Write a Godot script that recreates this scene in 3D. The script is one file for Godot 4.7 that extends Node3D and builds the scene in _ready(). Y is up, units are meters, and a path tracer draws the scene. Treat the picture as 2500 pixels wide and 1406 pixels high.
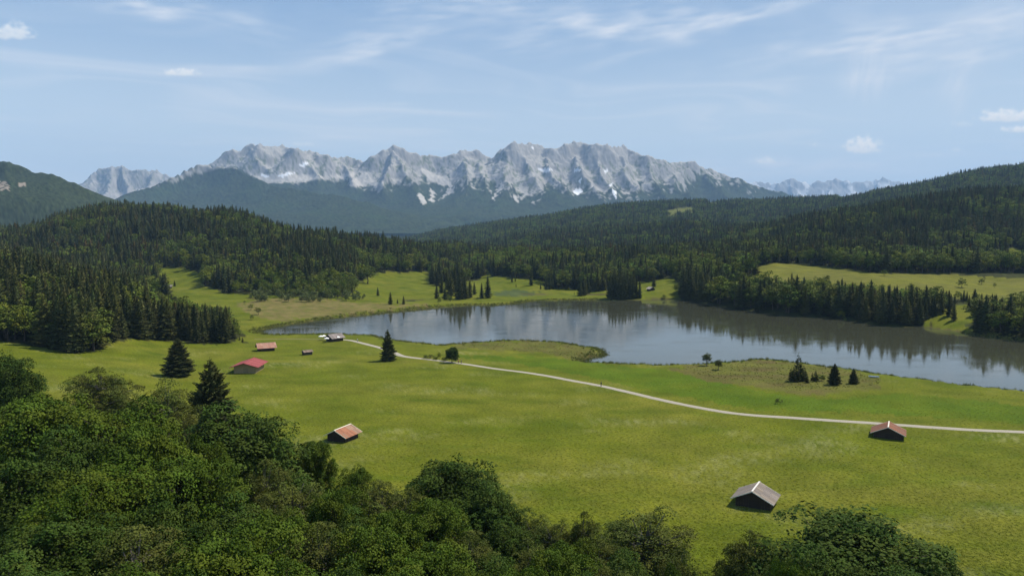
extends Node3D

# Pixel helper: the photograph is 2500 x 1406; its camera stands 50 m above the lake.
const F := 1785.0
const CAM := Vector3(0, 50, 0)
const TILT := 0.0632
const SUN_FROM := Vector3(0.60, 1.0, -0.30)
var ct := cos(TILT)
var st_ := sin(TILT)
var rng := RandomNumberGenerator.new()
var names := {}
var M := {}

func _ready() -> void:
	rng.seed = 20240611
	make_camera_and_light()
	make_noise()
	make_terrain_table()
	make_lake_distance()
	make_materials()
	build_ground()
	build_lake()
	build_mountains()
	build_paths()
	build_buildings()
	build_woods()
	build_near_trees()
	build_shore_plants()
	build_meadow_grass()
	build_small_things()

func make_camera_and_light() -> void:
	var cam := Camera3D.new()
	cam.name = "camera"
	cam.position = CAM
	cam.rotation.x = -TILT
	cam.fov = rad_to_deg(2.0 * atan(703.0 / F))
	cam.near = 0.5
	cam.far = 60000.0
	add_child(cam)
	cam.current = true
	var env := Environment.new()
	env.background_mode = Environment.BG_SKY
	env.tonemap_mode = Environment.TONE_MAPPER_LINEAR
	env.tonemap_exposure = 1.25
	env.sdfgi_enabled = true
	env.ssao_enabled = true
	env.ssil_enabled = true
	env.fog_enabled = true
	env.fog_density = 0.00005
	env.fog_light_color = Color(0.66, 0.825, 1.0)
	var sky := Sky.new()
	sky.sky_material = make_sky()
	env.sky = sky
	env.background_energy_multiplier = 0.84
	var we := WorldEnvironment.new()
	we.name = "world_environment"
	we.environment = env
	add_child(we)
	var sun := DirectionalLight3D.new()
	sun.name = "sun"
	sun.light_energy = 1.6
	sun.light_color = Color(1.0, 0.965, 0.9)
	sun.light_angular_distance = 0.55
	sun.shadow_enabled = true
	add_child(sun)
	sun.look_at_from_position(SUN_FROM * 100.0, Vector3.ZERO, Vector3.UP)

# ---------------------------------------------------------------- sky
var n_cirrus := FastNoiseLite.new()
var n_warp := FastNoiseLite.new()
var n_puff := FastNoiseLite.new()
# small fair-weather clouds: photo x, y of the middle of the base, half width, height
var cumuli := [[28, 88, 62, 36, 0.75], [440, 181, 56, 16, 0.8], [2108, 366, 54, 36, 1.1], [1870, 397, 32, 15, 0.7], [2462, 291, 92, 27, 1.0], [2492, 320, 62, 15, 1.0], [2335, 368, 24, 7, 0.4], [1987, 355, 13, 7, 0.45], [2350, 306, 30, 12, 0.4], [730, 355, 45, 8, 0.35], [-420, 240, 110, 50, 0.8], [-900, 150, 90, 40, 0.8], [3100, 260, 120, 55, 0.9], [3700, 330, 90, 40, 0.9], [4600, 200, 130, 60, 0.8]]
# thin streaks and veils: photo x, y, half length, half width, tilt in degrees (rising to the right), strength
var streaks := [[1790, 44, 190, 17, 14, 0.5], [1500, 60, 330, 48, 6, 0.42], [950, 95, 150, 26, 7, 0.40], [870, 132, 70, 16, 12, 0.25], [2200, 95, 420, 40, 9, 0.38], [2330, 150, 240, 26, 11, 0.32], [370, 22, 150, 22, -4, 0.42], [600, 60, 110, 40, -12, 0.22], [2110, 190, 55, 50, 80, 0.30], [2340, 210, 75, 34, 62, 0.24], [640, 163, 130, 9, 2, 0.22], [1520, 140, 130, 10, 14, 0.18], [1950, 410, 330, 28, 1, 0.36], [760, 340, 120, 12, -2, 0.2], [1150, 20, 300, 40, 4, 0.3], [1900, 205, 90, 16, 3, 0.2], [970, 252, 34, 4, 0, 0.2], [2250, 380, 120, 8, 3, 0.2]]

func sky_color(d: Vector3) -> Color:
	var deg := rad_to_deg(asin(clampf(d.y, -1.0, 1.0)))
	var c: Color
	var hor := Color(0.96, 0.97, 0.975)
	var low := Color(0.79, 0.865, 0.93)
	var mid := Color(0.56, 0.685, 0.835)
	var top := Color(0.22, 0.39, 0.62)
	if deg < 7.0:
		c = hor.lerp(low, smoothstep(-1.0, 7.0, deg))
	elif deg < 19.0:
		c = low.lerp(mid, smoothstep(7.0, 19.0, deg))
	else:
		c = mid.lerp(top, smoothstep(19.0, 65.0, deg))
	if deg < -0.5:
		return c
	# air is paler towards the sun
	c = c.lerp(Color(0.95, 0.96, 0.97), 0.30 * pow(maxf(0.0, d.dot(SUN_FROM.normalized())), 3.0))
	# a sheet of air high above carries the cirrus
	var yy := maxf(d.y, 0.05)
	var q := Vector2(d.x / yy, d.z / yy)
	q += Vector2(n_warp.get_noise_2d(q.x * 0.5, q.y * 0.5), n_warp.get_noise_2d(q.x * 0.5 + 50.0, q.y * 0.5 - 30.0)) * 0.6
	var a := Vector2(q.x * 0.92 - q.y * 0.39, q.x * 0.39 + q.y * 0.92)
	var v1 := n_cirrus.get_noise_2d(a.x * 0.22, a.y * 0.8)
	var fine := 0.5 + 0.5 * n_cirrus.get_noise_2d(a.x * 0.9 + 40.0, a.y * 4.0)
	var veil := smoothstep(-0.05, 0.6, v1) * (0.24 + 0.34 * fine) * smoothstep(3.0, 10.0, deg)
	var named := -d.z > 0.3 and deg < 40.0
	var px := 0.0
	var py := 0.0
	if named:
		var pp := to_px(CAM + d * 1000.0)
		px = pp.x
		py = pp.y
		var wob := n_warp.get_noise_2d(px * 0.005, py * 0.008) * 0.8
		for s in streaks:
			var ox: float = px - s[0]
			var oy: float = s[1] - py
			if absf(ox) > s[6] or absf(oy) > s[6]:
				continue
			var al: float = ox * s[7] + oy * s[8]
			var ac: float = -ox * s[8] + oy * s[7]
			var n1: float = al / s[2]
			var n2: float = ac / s[3] + wob
			var f := n1 * n1 + n2 * n2
			if f < 3.6:
				var fib := n_cirrus.get_noise_2d(al * 0.007 + s[0], ac * 0.045)
				veil += float(s[5]) * 1.6 * exp(-f * 1.25) * clampf(0.75 + 0.95 * fib, 0.1, 1.5)
	veil = clampf(veil, 0.0, 0.9)
	c = c.lerp(Color(0.91, 0.925, 0.955), veil)
	if named and deg < 30.0:
		for s in cumuli:
			var hx: float = (px - s[0]) / s[2]
			if absf(hx) > 1.35:
				continue
			var hy: float = (s[1] - py) / s[3]
			if hy < -0.7 or hy > 1.7:
				continue
			var p1 := n_puff.get_noise_2d(px / 26.0, py / 17.0)
			var p2 := n_puff.get_noise_2d(px / 8.0 + 90.0, py / 6.5)
			var shape := 0.85 - hx * hx * 1.0 - (hy * hy * 0.8 if hy > 0.0 else 14.0 * hy * hy) + p1 * 0.75 + p2 * 0.35
			var k: float = smoothstep(-0.05, 0.75, shape) * float(s[4])
			var white := Color(1.0, 0.995, 0.985).lerp(Color(0.84, 0.865, 0.90), clampf(0.5 - hy * 1.0 + p2 * 0.5, 0.0, 1.0) * 0.75)
			c = c.lerp(white, clampf(k, 0.0, 1.0))
	return c

func sky_dir(col: float, row: float, w: int, h: int) -> Vector3:
	var az := (col + 0.5) / w * TAU   # the panorama's left edge is -z
	var e := (0.5 - (row + 0.5) / h) * PI
	return Vector3(sin(az) * cos(e), sin(e), -cos(az) * cos(e))

func make_sky() -> PanoramaSkyMaterial:
	n_cirrus.seed = 5; n_cirrus.frequency = 1.0; n_cirrus.fractal_octaves = 5
	n_cirrus.noise_type = FastNoiseLite.TYPE_SIMPLEX_SMOOTH
	n_warp.seed = 9; n_warp.frequency = 1.0; n_warp.fractal_octaves = 2
	n_puff.seed = 12; n_puff.frequency = 1.0; n_puff.fractal_octaves = 4
	for k in streaks.size():
		var r := deg_to_rad(streaks[k][4])
		streaks[k].append_array([2.0 * (streaks[k][2] + streaks[k][3]), cos(r), sin(r)])
	var bw := 512
	var bh := 256
	var im := Image.create(bw, bh, false, Image.FORMAT_RGB8)
	for j in bh:
		if j > bh / 2 + 2:
			for i in bw:
				im.set_pixel(i, j, Color(0.62, 0.70, 0.74))
			continue
		for i in bw:
			im.set_pixel(i, j, sky_color(sky_dir(i, j, bw, bh)))
	var W := 4096
	var H := 2048
	im.resize(W, H, Image.INTERPOLATE_BILINEAR)
	# the same sky again, finer, where detail can be made out
	for j in range(806, 1026):
		for i in range(-458, 458):
			im.set_pixel(posmod(i, W), j, sky_color(sky_dir(i, j, W, H)))
	var m := PanoramaSkyMaterial.new()
	m.panorama = ImageTexture.create_from_image(im)
	return m

# ---------------------------------------------------------------- pixels and points
func ray(px: float, py: float) -> Vector3:
	var a := (px - 1250.0) / F
	var b := (703.0 - py) / F
	return Vector3(a, b * ct - st_, -ct - b * st_)

func at_depth(px: float, py: float, z: float) -> Vector3:
	var d := ray(px, py)
	return CAM + d * (z / -d.z)

func to_px(p: Vector3) -> Vector2:
	var q := p - CAM
	var fwd := -q.z * ct - q.y * st_
	var up := q.y * ct - q.z * st_
	if fwd < 0.01:
		return Vector2(-9999, -9999)
	return Vector2(1250.0 + F * q.x / fwd, 703.0 - F * up / fwd)

func hit(px: float, py: float) -> Vector3:
	var d := ray(px, py)
	d /= -d.z
	var z0 := 30.0
	var z := 30.0
	while z < 6000.0:
		var p := CAM + d * z
		if p.y <= ground(p.x, p.z):
			var lo := z0
			var hi := z
			for i in 18:
				var m := (lo + hi) * 0.5
				var q := CAM + d * m
				if q.y <= ground(q.x, q.z):
					hi = m
				else:
					lo = m
			var r := CAM + d * hi
			r.y = ground(r.x, r.z)
			return r
		z0 = z
		z += maxf(1.0, z * 0.008)
	return CAM + d * 3000.0

func in_poly(p: Vector2, poly: PackedVector2Array) -> bool:
	var inside := false
	var n := poly.size()
	var j := n - 1
	for i in n:
		var a := poly[i]
		var b := poly[j]
		if (a.y > p.y) != (b.y > p.y) and p.x < (b.x - a.x) * (p.y - a.y) / (b.y - a.y) + a.x:
			inside = not inside
		j = i
	return inside

func poly(a: Array) -> PackedVector2Array:
	var r := PackedVector2Array()
	for i in range(0, a.size(), 2):
		r.append(Vector2(a[i], a[i + 1]))
	return r

class Zone:
	var pts: PackedVector2Array
	var lo: Vector2
	var hi: Vector2

func zone(a: Array) -> Zone:
	var z := Zone.new()
	z.pts = poly(a)
	z.lo = z.pts[0]
	z.hi = z.pts[0]
	for p in z.pts:
		z.lo = z.lo.min(p)
		z.hi = z.hi.max(p)
	return z

func inside(z: Zone, p: Vector2) -> bool:
	if p.x < z.lo.x or p.y < z.lo.y or p.x > z.hi.x or p.y > z.hi.y:
		return false
	return in_poly(p, z.pts)

# ---------------------------------------------------------------- naming
func numbered(called: String) -> String:
	if names.has(called):
		names[called] += 1
		return "%s_%03d" % [called, names[called]]
	names[called] = 0
	return called

func tag(o: Node, label := "", category := "", group := "", kind := "") -> void:
	if label: o.set_meta("label", label)
	if category: o.set_meta("category", category)
	if group: o.set_meta("group", group)
	if kind: o.set_meta("kind", kind)

func thing(called: String, where: Vector3, turn := 0.0) -> Node3D:
	var o := Node3D.new()
	o.name = numbered(called)
	add_child(o)
	o.position = where
	o.rotation.y = turn
	return o

func part(called: String, mesh: Mesh, mat: Material, parent: Node) -> MeshInstance3D:
	var o := MeshInstance3D.new()
	o.name = numbered(called) if parent == self else called
	o.mesh = mesh
	if mat:
		o.material_override = mat
	parent.add_child(o, true)
	return o

# ---------------------------------------------------------------- mesh helpers
func flat_mesh(v: PackedVector3Array, c = null) -> ArrayMesh:
	var a := []
	a.resize(Mesh.ARRAY_MAX)
	a[Mesh.ARRAY_VERTEX] = v
	if c != null:
		a[Mesh.ARRAY_COLOR] = c
	var m := ArrayMesh.new()
	m.add_surface_from_arrays(Mesh.PRIMITIVE_TRIANGLES, a)
	return m

func quad(v: PackedVector3Array, a: Vector3, b: Vector3, c: Vector3, d: Vector3) -> void:
	v.append(a); v.append(b); v.append(c)
	v.append(a); v.append(c); v.append(d)

# a box with slightly cut edges; o = centre, axes x y z with half sizes
func box(v: PackedVector3Array, t: Transform3D, s: Vector3) -> void:
	var h := s * 0.5
	var p := PackedVector3Array()
	for k in 8:
		p.append(t * Vector3(h.x if k & 1 else -h.x, h.y if k & 2 else -h.y, h.z if k & 4 else -h.z))
	quad(v, p[0], p[1], p[3], p[2]); quad(v, p[5], p[4], p[6], p[7])
	quad(v, p[4], p[0], p[2], p[6]); quad(v, p[1], p[5], p[7], p[3])
	quad(v, p[2], p[3], p[7], p[6]); quad(v, p[4], p[5], p[1], p[0])

func bar(v: PackedVector3Array, a: Vector3, b: Vector3, w: float, h: float) -> void:
	var d := (b - a)
	var z := d.normalized()
	var x := Vector3.UP.cross(z)
	if x.length() < 0.01:
		x = Vector3.RIGHT
	x = x.normalized()
	var y := z.cross(x)
	box(v, Transform3D(Basis(x, y, z), (a + b) * 0.5), Vector3(w, h, d.length()))

func tube(v: PackedVector3Array, pts: Array, radii: Array, sides := 7) -> void:
	var rings := []
	for i in pts.size():
		var d: Vector3 = (pts[mini(i + 1, pts.size() - 1)] - pts[maxi(i - 1, 0)]).normalized()
		var x := d.cross(Vector3(0.31, 0.2, 0.93)).normalized()
		var y := d.cross(x)
		var ring := []
		for k in sides:
			var a := TAU * k / sides
			ring.append(pts[i] + (x * cos(a) + y * sin(a)) * radii[i])
		rings.append(ring)
	for i in pts.size() - 1:
		for k in sides:
			var k2 := (k + 1) % sides
			quad(v, rings[i][k], rings[i][k2], rings[i + 1][k2], rings[i + 1][k])

func mat(color: Color, rough := 0.9, vc := false) -> StandardMaterial3D:
	var m := StandardMaterial3D.new()
	m.albedo_color = color.linear_to_srgb()
	m.roughness = rough
	m.metallic_specular = 0.3
	m.vertex_color_use_as_albedo = vc
	return m

var tex_made := {}

func noise_tex(size: int, freq: float, seed_: int, octaves: int, ramp: Array, kind := FastNoiseLite.TYPE_SIMPLEX_SMOOTH) -> NoiseTexture2D:
	var key := str([size, freq, seed_, octaves, ramp])
	if tex_made.has(key):
		return tex_made[key]
	var n := FastNoiseLite.new()
	n.noise_type = kind
	n.seed = seed_
	n.frequency = freq
	n.fractal_octaves = octaves
	var t := NoiseTexture2D.new()
	t.width = size
	t.height = size
	t.seamless = true
	t.noise = n
	if ramp.size():
		var g := Gradient.new()
		var off := PackedFloat32Array()
		var col := PackedColorArray()
		for k in ramp.size():
			off.append(float(k) / (ramp.size() - 1))
			col.append(ramp[k])
		g.offsets = off
		g.colors = col
		t.color_ramp = g
	tex_made[key] = t
	return t

# ---------------------------------------------------------------- the lie of the land
# For a direction (photo x at the horizon): pairs of distance and height above the lake.
const NEAR_A := [20, 28, 35, 22, 60, 15, 85, 12, 110, 10, 140, 9]
const NEAR_B := [20, 26, 35, 20, 60, 12.5, 85, 8.5, 110, 6, 140, 4.5]
const NEAR_C := [20, 24, 35, 17, 60, 10, 85, 6.5, 110, 4.5, 140, 3.5]
var profiles := [
	[-400, NEAR_A, [200, 12, 260, 13, 310, 15, 400, 24, 500, 34, 650, 30, 800, 35, 1000, 55, 1150, 60, 1400, 40, 2000, 20, 3000, 60, 4500, 120, 6600, 120]],
	[0, NEAR_A, [200, 9.5, 260, 9, 300, 9.5, 350, 13, 450, 25, 550, 27, 650, 22, 800, 28, 1000, 50, 1150, 56, 1400, 40, 2000, 0, 3000, 30, 4500, 60, 6600, 100]],
	[250, NEAR_A, [200, 7.5, 250, 6.5, 290, 6, 340, 9, 430, 15, 520, 12, 620, 8, 720, 8, 800, 16, 900, 38, 1050, 80, 1150, 93, 1250, 95, 1500, 60, 2000, 0, 3000, 20, 4500, 60, 6600, 100]],
	[400, NEAR_B, [200, 4.5, 250, 3.5, 300, 3, 350, 3, 420, 6, 500, 4, 600, 3, 700, 4.5, 770, 9, 850, 19, 950, 40, 1050, 70, 1150, 92, 1220, 97, 1400, 75, 2000, 0, 3000, 20, 4500, 60, 6600, 100]],
	[550, NEAR_B, [200, 3.5, 300, 2.2, 350, 1.8, 450, 1, 600, 2, 660, 3, 720, 8, 820, 25, 920, 48, 1050, 80, 1150, 88, 1300, 75, 2000, 0, 3000, 20, 4500, 60, 6600, 100]],
	[750, NEAR_B, [200, 3, 300, 2, 370, 1.2, 450, 0.8, 560, 1, 620, 2, 660, 6, 740, 18, 850, 35, 950, 50, 1020, 53, 1150, 48, 1400, 20, 2000, -10, 3000, 10, 4500, 60, 6600, 100]],
	[950, NEAR_B, [200, 3, 300, 2, 340, 1.2, 560, 1, 700, 3, 800, 6, 900, 12, 960, 20, 1050, 38, 1120, 42, 1250, 38, 1500, 15, 2000, -5, 3000, 20, 4500, 80, 6600, 100]],
	[1100, NEAR_B, [200, 3, 300, 2, 330, 1.2, 600, 1.5, 750, 3, 900, 6, 1000, 10, 1100, 20, 1200, 30, 1350, 35, 1500, 20, 2000, 10, 2800, 70, 3400, 106, 4500, 80, 6600, 100]],
	[1300, NEAR_B, [200, 3, 290, 1.6, 320, 1.2, 600, 1, 660, 1.5, 760, 3, 850, 7, 950, 20, 1080, 28, 1250, 16, 1500, 25, 1900, 62, 2200, 50, 2500, 90, 3000, 140, 3600, 155, 4500, 100, 6600, 100]],
	[1500, NEAR_B, [200, 3, 290, 1.6, 600, 0.8, 640, 1.2, 740, 3, 800, 8, 900, 20, 1020, 31, 1200, 16, 1500, 38, 1850, 80, 2100, 66, 2500, 125, 3000, 192, 3400, 212, 4500, 120, 6600, 100]],
	[1700, NEAR_C, [200, 3, 280, 1.6, 580, 0.8, 600, 3, 660, 10, 760, 18, 880, 26, 1000, 35, 1180, 22, 1500, 58, 1800, 92, 2050, 72, 2500, 140, 2900, 200, 3300, 228, 4500, 130, 6600, 110]],
	[1850, NEAR_C, [200, 3, 280, 1.6, 520, 0.8, 545, 4, 590, 15, 640, 21, 740, 28, 800, 28, 920, 34, 1050, 34, 1250, 60, 1420, 74, 1700, 60, 2100, 90, 2500, 150, 2900, 200, 3200, 228, 4500, 140, 6600, 110]],
	[2000, NEAR_C, [200, 3, 270, 1.6, 490, 0.8, 510, 4, 550, 14, 600, 19, 680, 24, 760, 28, 900, 40, 1100, 66, 1250, 82, 1400, 92, 1650, 66, 2000, 100, 2300, 150, 2700, 195, 3000, 228, 4500, 150, 6600, 110]],
	[2200, NEAR_C, [200, 3, 250, 1.8, 425, 0.8, 450, 5, 480, 10, 530, 17, 640, 22, 720, 26, 800, 34, 950, 60, 1150, 98, 1300, 112, 1400, 115, 1650, 80, 1900, 110, 2200, 180, 2600, 240, 2900, 245, 4500, 150, 6600, 110]],
	[2400, NEAR_C, [200, 3, 220, 2, 390, 0.8, 420, 5, 450, 9, 500, 14, 600, 19, 700, 26, 760, 33, 850, 40, 1000, 72, 1200, 118, 1320, 130, 1420, 128, 1650, 95, 1900, 160, 2200, 240, 2500, 290, 2800, 300, 4500, 200, 6600, 120]],
	[2550, NEAR_C, [200, 3, 215, 2, 355, 0.8, 380, 6, 420, 10, 480, 14, 600, 19, 700, 28, 760, 35, 850, 42, 1000, 75, 1200, 125, 1320, 137, 1420, 136, 1650, 105, 1900, 180, 2200, 265, 2500, 312, 2800, 320, 4500, 200, 6600, 120]],
	[2950, NEAR_C, [200, 3, 215, 2, 320, 0.8, 350, 6, 400, 10, 480, 14, 600, 20, 700, 30, 760, 38, 850, 48, 1000, 82, 1200, 132, 1320, 145, 1500, 150, 1800, 190, 2200, 290, 2500, 350, 2800, 360, 4500, 220, 6600, 120]],
]
const TC := 180
const TR := 200
const ZMIN := 20.0
const ZMAX := 6600.0
const UMIN := -0.94
const UMAX := 0.94
var table := PackedFloat32Array()
var lz0 := log(ZMIN)
var lzs := (log(ZMAX) - log(ZMIN)) / (TR - 1)

var n_big := FastNoiseLite.new()
var n_mid := FastNoiseLite.new()
var n_fine := FastNoiseLite.new()
var n_ridge := FastNoiseLite.new()

func make_noise() -> void:
	n_big.seed = 3; n_big.frequency = 1.0; n_big.fractal_octaves = 3
	n_mid.seed = 17; n_mid.frequency = 1.0; n_mid.fractal_octaves = 3
	n_fine.seed = 29; n_fine.frequency = 1.0; n_fine.fractal_octaves = 2
	n_ridge.seed = 41; n_ridge.frequency = 1.0; n_ridge.fractal_octaves = 5
	n_ridge.fractal_type = FastNoiseLite.FRACTAL_RIDGED
	for n in [n_big, n_mid, n_fine, n_ridge]:
		n.noise_type = FastNoiseLite.TYPE_SIMPLEX_SMOOTH

func along(a: Array, z: float) -> float:
	if z <= a[0]:
		return a[1]
	for i in range(2, a.size(), 2):
		if z <= a[i]:
			var t: float = (z - a[i - 2]) / (a[i] - a[i - 2])
			return lerpf(a[i - 1], a[i + 1], t)
	return a[a.size() - 1]

func make_terrain_table() -> void:
	var cols := []
	var us := []
	for p in profiles:
		us.append((p[0] - 1250.0) / F)
		var full: Array = p[1] + p[2]
		var c := PackedFloat32Array()
		c.resize(TR)
		for r in TR:
			c[r] = along(full, exp(lz0 + r * lzs))
		for pass_ in 2:
			var d := c.duplicate()
			for r in range(1, TR - 1):
				d[r] = c[r] * 0.5 + (c[r - 1] + c[r + 1]) * 0.25
			c = d
		cols.append(c)
	table.resize(TC * TR)
	for i in TC:
		var u := lerpf(UMIN, UMAX, float(i) / (TC - 1))
		var k := 0
		while k < us.size() - 2 and u > us[k + 1]:
			k += 1
		var t := clampf((u - us[k]) / (us[k + 1] - us[k]), 0.0, 1.0)
		var k0 := maxi(k - 1, 0)
		var k3 := mini(k + 2, us.size() - 1)
		for r in TR:
			# slopes at the two knots, so that uneven spacing does not ring
			var m1: float = (cols[k + 1][r] - cols[k0][r]) / (us[k + 1] - us[k0]) * (us[k + 1] - us[k])
			var m2: float = (cols[k3][r] - cols[k][r]) / (us[k3] - us[k]) * (us[k + 1] - us[k])
			var t2 := t * t
			var t3 := t2 * t
			var h: float = (2 * t3 - 3 * t2 + 1) * cols[k][r] + (t3 - 2 * t2 + t) * m1 * 0.6 + (-2 * t3 + 3 * t2) * cols[k + 1][r] + (t3 - t2) * m2 * 0.6
			table[i * TR + r] = h

func base_height(u: float, z: float) -> float:
	var fi := clampf((u - UMIN) / (UMAX - UMIN), 0.0, 0.9999) * (TC - 1)
	var fr := clampf((log(maxf(z, ZMIN)) - lz0) / lzs, 0.0, TR - 1.001)
	var i := int(fi)
	var r := int(fr)
	var a := fi - i
	var b := fr - r
	var k := i * TR + r
	return lerpf(lerpf(table[k], table[k + 1], b), lerpf(table[k + TR], table[k + TR + 1], b), a)

# the lake's shore as traced, on the level of the water
var shore_px := [625, 808, 660, 800, 720, 790, 800, 778, 900, 768, 1000, 757, 1080, 750, 1150, 745, 1200, 746, 1260, 741, 1300, 735, 1400, 733, 1500, 733, 1570, 732, 1660, 730, 1700, 738, 1760, 748, 1850, 762, 1930, 772, 2000, 775, 2060, 780, 2150, 795, 2200, 799, 2250, 797, 2320, 806, 2370, 815, 2440, 825, 2500, 830, 2700, 850, 2950, 880, 2950, 1030, 2700, 988, 2500, 961, 2450, 955, 2400, 951, 2300, 938, 2200, 925, 2150, 918, 2100, 909, 2000, 896, 1900, 883, 1850, 881, 1780, 887, 1700, 893, 1600, 895, 1550, 893, 1480, 891, 1430, 888, 1425, 881, 1440, 874, 1478, 866, 1465, 853, 1420, 848, 1400, 843, 1350, 836, 1300, 835, 1240, 833, 1200, 836, 1130, 841, 1080, 846, 1060, 845, 1040, 842, 1000, 838, 970, 835, 940, 830, 915, 822, 880, 819, 800, 817, 700, 818, 640, 817]
var shore := PackedVector2Array()
const SC := 4.0
var s_lo := Vector2.ZERO
var s_w := 0
var s_h := 0
var sdf := PackedFloat32Array()

func make_lake_distance() -> void:
	for i in range(0, shore_px.size(), 2):
		var d := ray(shore_px[i], shore_px[i + 1])
		var p := CAM + d * (-CAM.y / d.y)
		shore.append(Vector2(p.x, p.z))
	s_lo = shore[0]
	var hi := shore[0]
	for p in shore:
		s_lo = s_lo.min(p)
		hi = hi.max(p)
	s_lo -= Vector2(60, 60)
	hi += Vector2(60, 60)
	s_w = int((hi.x - s_lo.x) / SC) + 2
	s_h = int((hi.y - s_lo.y) / SC) + 2
	sdf.resize(s_w * s_h)
	var n := shore.size()
	for j in s_h:
		for i in s_w:
			var p := s_lo + Vector2(i, j) * SC
			var best := 1e9
			for k in n:
				var a := shore[k]
				var ab := shore[(k + 1) % n] - a
				var t := clampf((p - a).dot(ab) / ab.length_squared(), 0.0, 1.0)
				best = minf(best, (a + ab * t).distance_squared_to(p))
			best = sqrt(best)
			sdf[j * s_w + i] = -best if in_poly(p, shore) else best

# distance to the shore, negative in the lake
func shore_distance(x: float, z: float) -> float:
	var fx := (x - s_lo.x) / SC
	var fz := (z - s_lo.y) / SC
	if fx < 0.0 or fz < 0.0 or fx >= s_w - 1 or fz >= s_h - 1:
		return 80.0
	var i := int(fx)
	var j := int(fz)
	var a := fx - i
	var b := fz - j
	var k := j * s_w + i
	var d := lerpf(lerpf(sdf[k], sdf[k + 1], a), lerpf(sdf[k + s_w], sdf[k + s_w + 1], a), b)
	return d

func ground(x: float, z: float) -> float:
	var dz := maxf(-z, 5.0)
	var h := base_height(x / dz, dz)
	var rough := smoothstep(250.0, 1100.0, dz)
	h += n_big.get_noise_2d(x * 0.006, z * 0.006) * lerpf(0.5, 7.0, rough) * smoothstep(40.0, 120.0, dz)
	h += n_mid.get_noise_2d(x * 0.03, z * 0.03) * lerpf(0.12, 1.6, rough)
	if dz > 150.0 and dz < 800.0:
		var d := shore_distance(x, z)
		if d < 60.0:
			d += n_mid.get_noise_2d(x * 0.09, z * 0.09) * 1.8 + n_fine.get_noise_2d(x * 0.3, z * 0.3) * 0.7
			if d < 0.0:
				return -minf(0.08 - d * 0.1, 4.0)
			var edge := 0.12 + d * 0.05
			if h < edge:
				h = edge if d < 8.0 else maxf(h, 0.5)
			h = lerpf(minf(h, edge + 0.25 * d), h, smoothstep(0.0, 40.0, d))
	elif dz <= 150.0:
		h = maxf(h, 0.6)
	return h

# ---------------------------------------------------------------- materials
func make_materials() -> void:
	var g := mat(Color(1, 1, 1), 0.95, true)
	g.metallic_specular = 0.15
	g.albedo_texture = noise_tex(1024, 0.03, 7, 5, [Color(0.70, 0.72, 0.68), Color(0.88, 0.88, 0.84), Color(1, 1, 0.96)])
	g.detail_enabled = true
	g.detail_blend_mode = BaseMaterial3D.BLEND_MODE_MUL
	g.detail_uv_layer = BaseMaterial3D.DETAIL_UV_2
	g.detail_albedo = noise_tex(512, 0.02, 8, 4, [Color(0.80, 0.83, 0.78), Color(1, 1, 1)])
	g.heightmap_enabled = true
	g.heightmap_scale = 6.0
	g.heightmap_texture = noise_tex(512, 0.09, 11, 4, [])
	M.ground = g
	var w := mat(Color(0.047, 0.050, 0.031), 0.07)
	w.metallic_specular = 0.36
	w.heightmap_enabled = true
	w.heightmap_scale = 0.3
	w.heightmap_texture = noise_tex(1024, 0.12, 21, 4, [])
	w.roughness = 0.13
	w.roughness_texture = noise_tex(512, 0.012, 23, 3, [Color(0.25, 0.25, 0.25), Color(0.45, 0.45, 0.45), Color(1, 1, 1)])
	M.water = w
	var rk := mat(Color(1, 1, 1), 0.95, true)
	rk.metallic_specular = 0.1
	M.mountain = rk
	var p := mat(Color(0.45, 0.42, 0.36), 0.95)
	p.albedo_texture = noise_tex(256, 0.05, 31, 4, [Color(0.72, 0.70, 0.66), Color(1, 1, 1)])
	p.uv1_scale = Vector3(1, 1, 1)
	M.gravel = p
	M.spruce = leaf_mat(Color(1, 1, 1), Color(0.10, 0.12, 0.04))
	M.leaf = leaf_mat(Color(1, 1, 1), Color(0.32, 0.38, 0.10))
	M.bark = mat(Color(0.075, 0.06, 0.045), 0.95)
	M.bark_pale = mat(Color(0.16, 0.145, 0.12), 0.95)

func leaf_mat(c: Color, back: Color) -> StandardMaterial3D:
	var m := mat(c, 0.75, true)
	m.metallic_specular = 0.17
	m.backlight_enabled = true
	m.backlight = back
	return m

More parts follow.
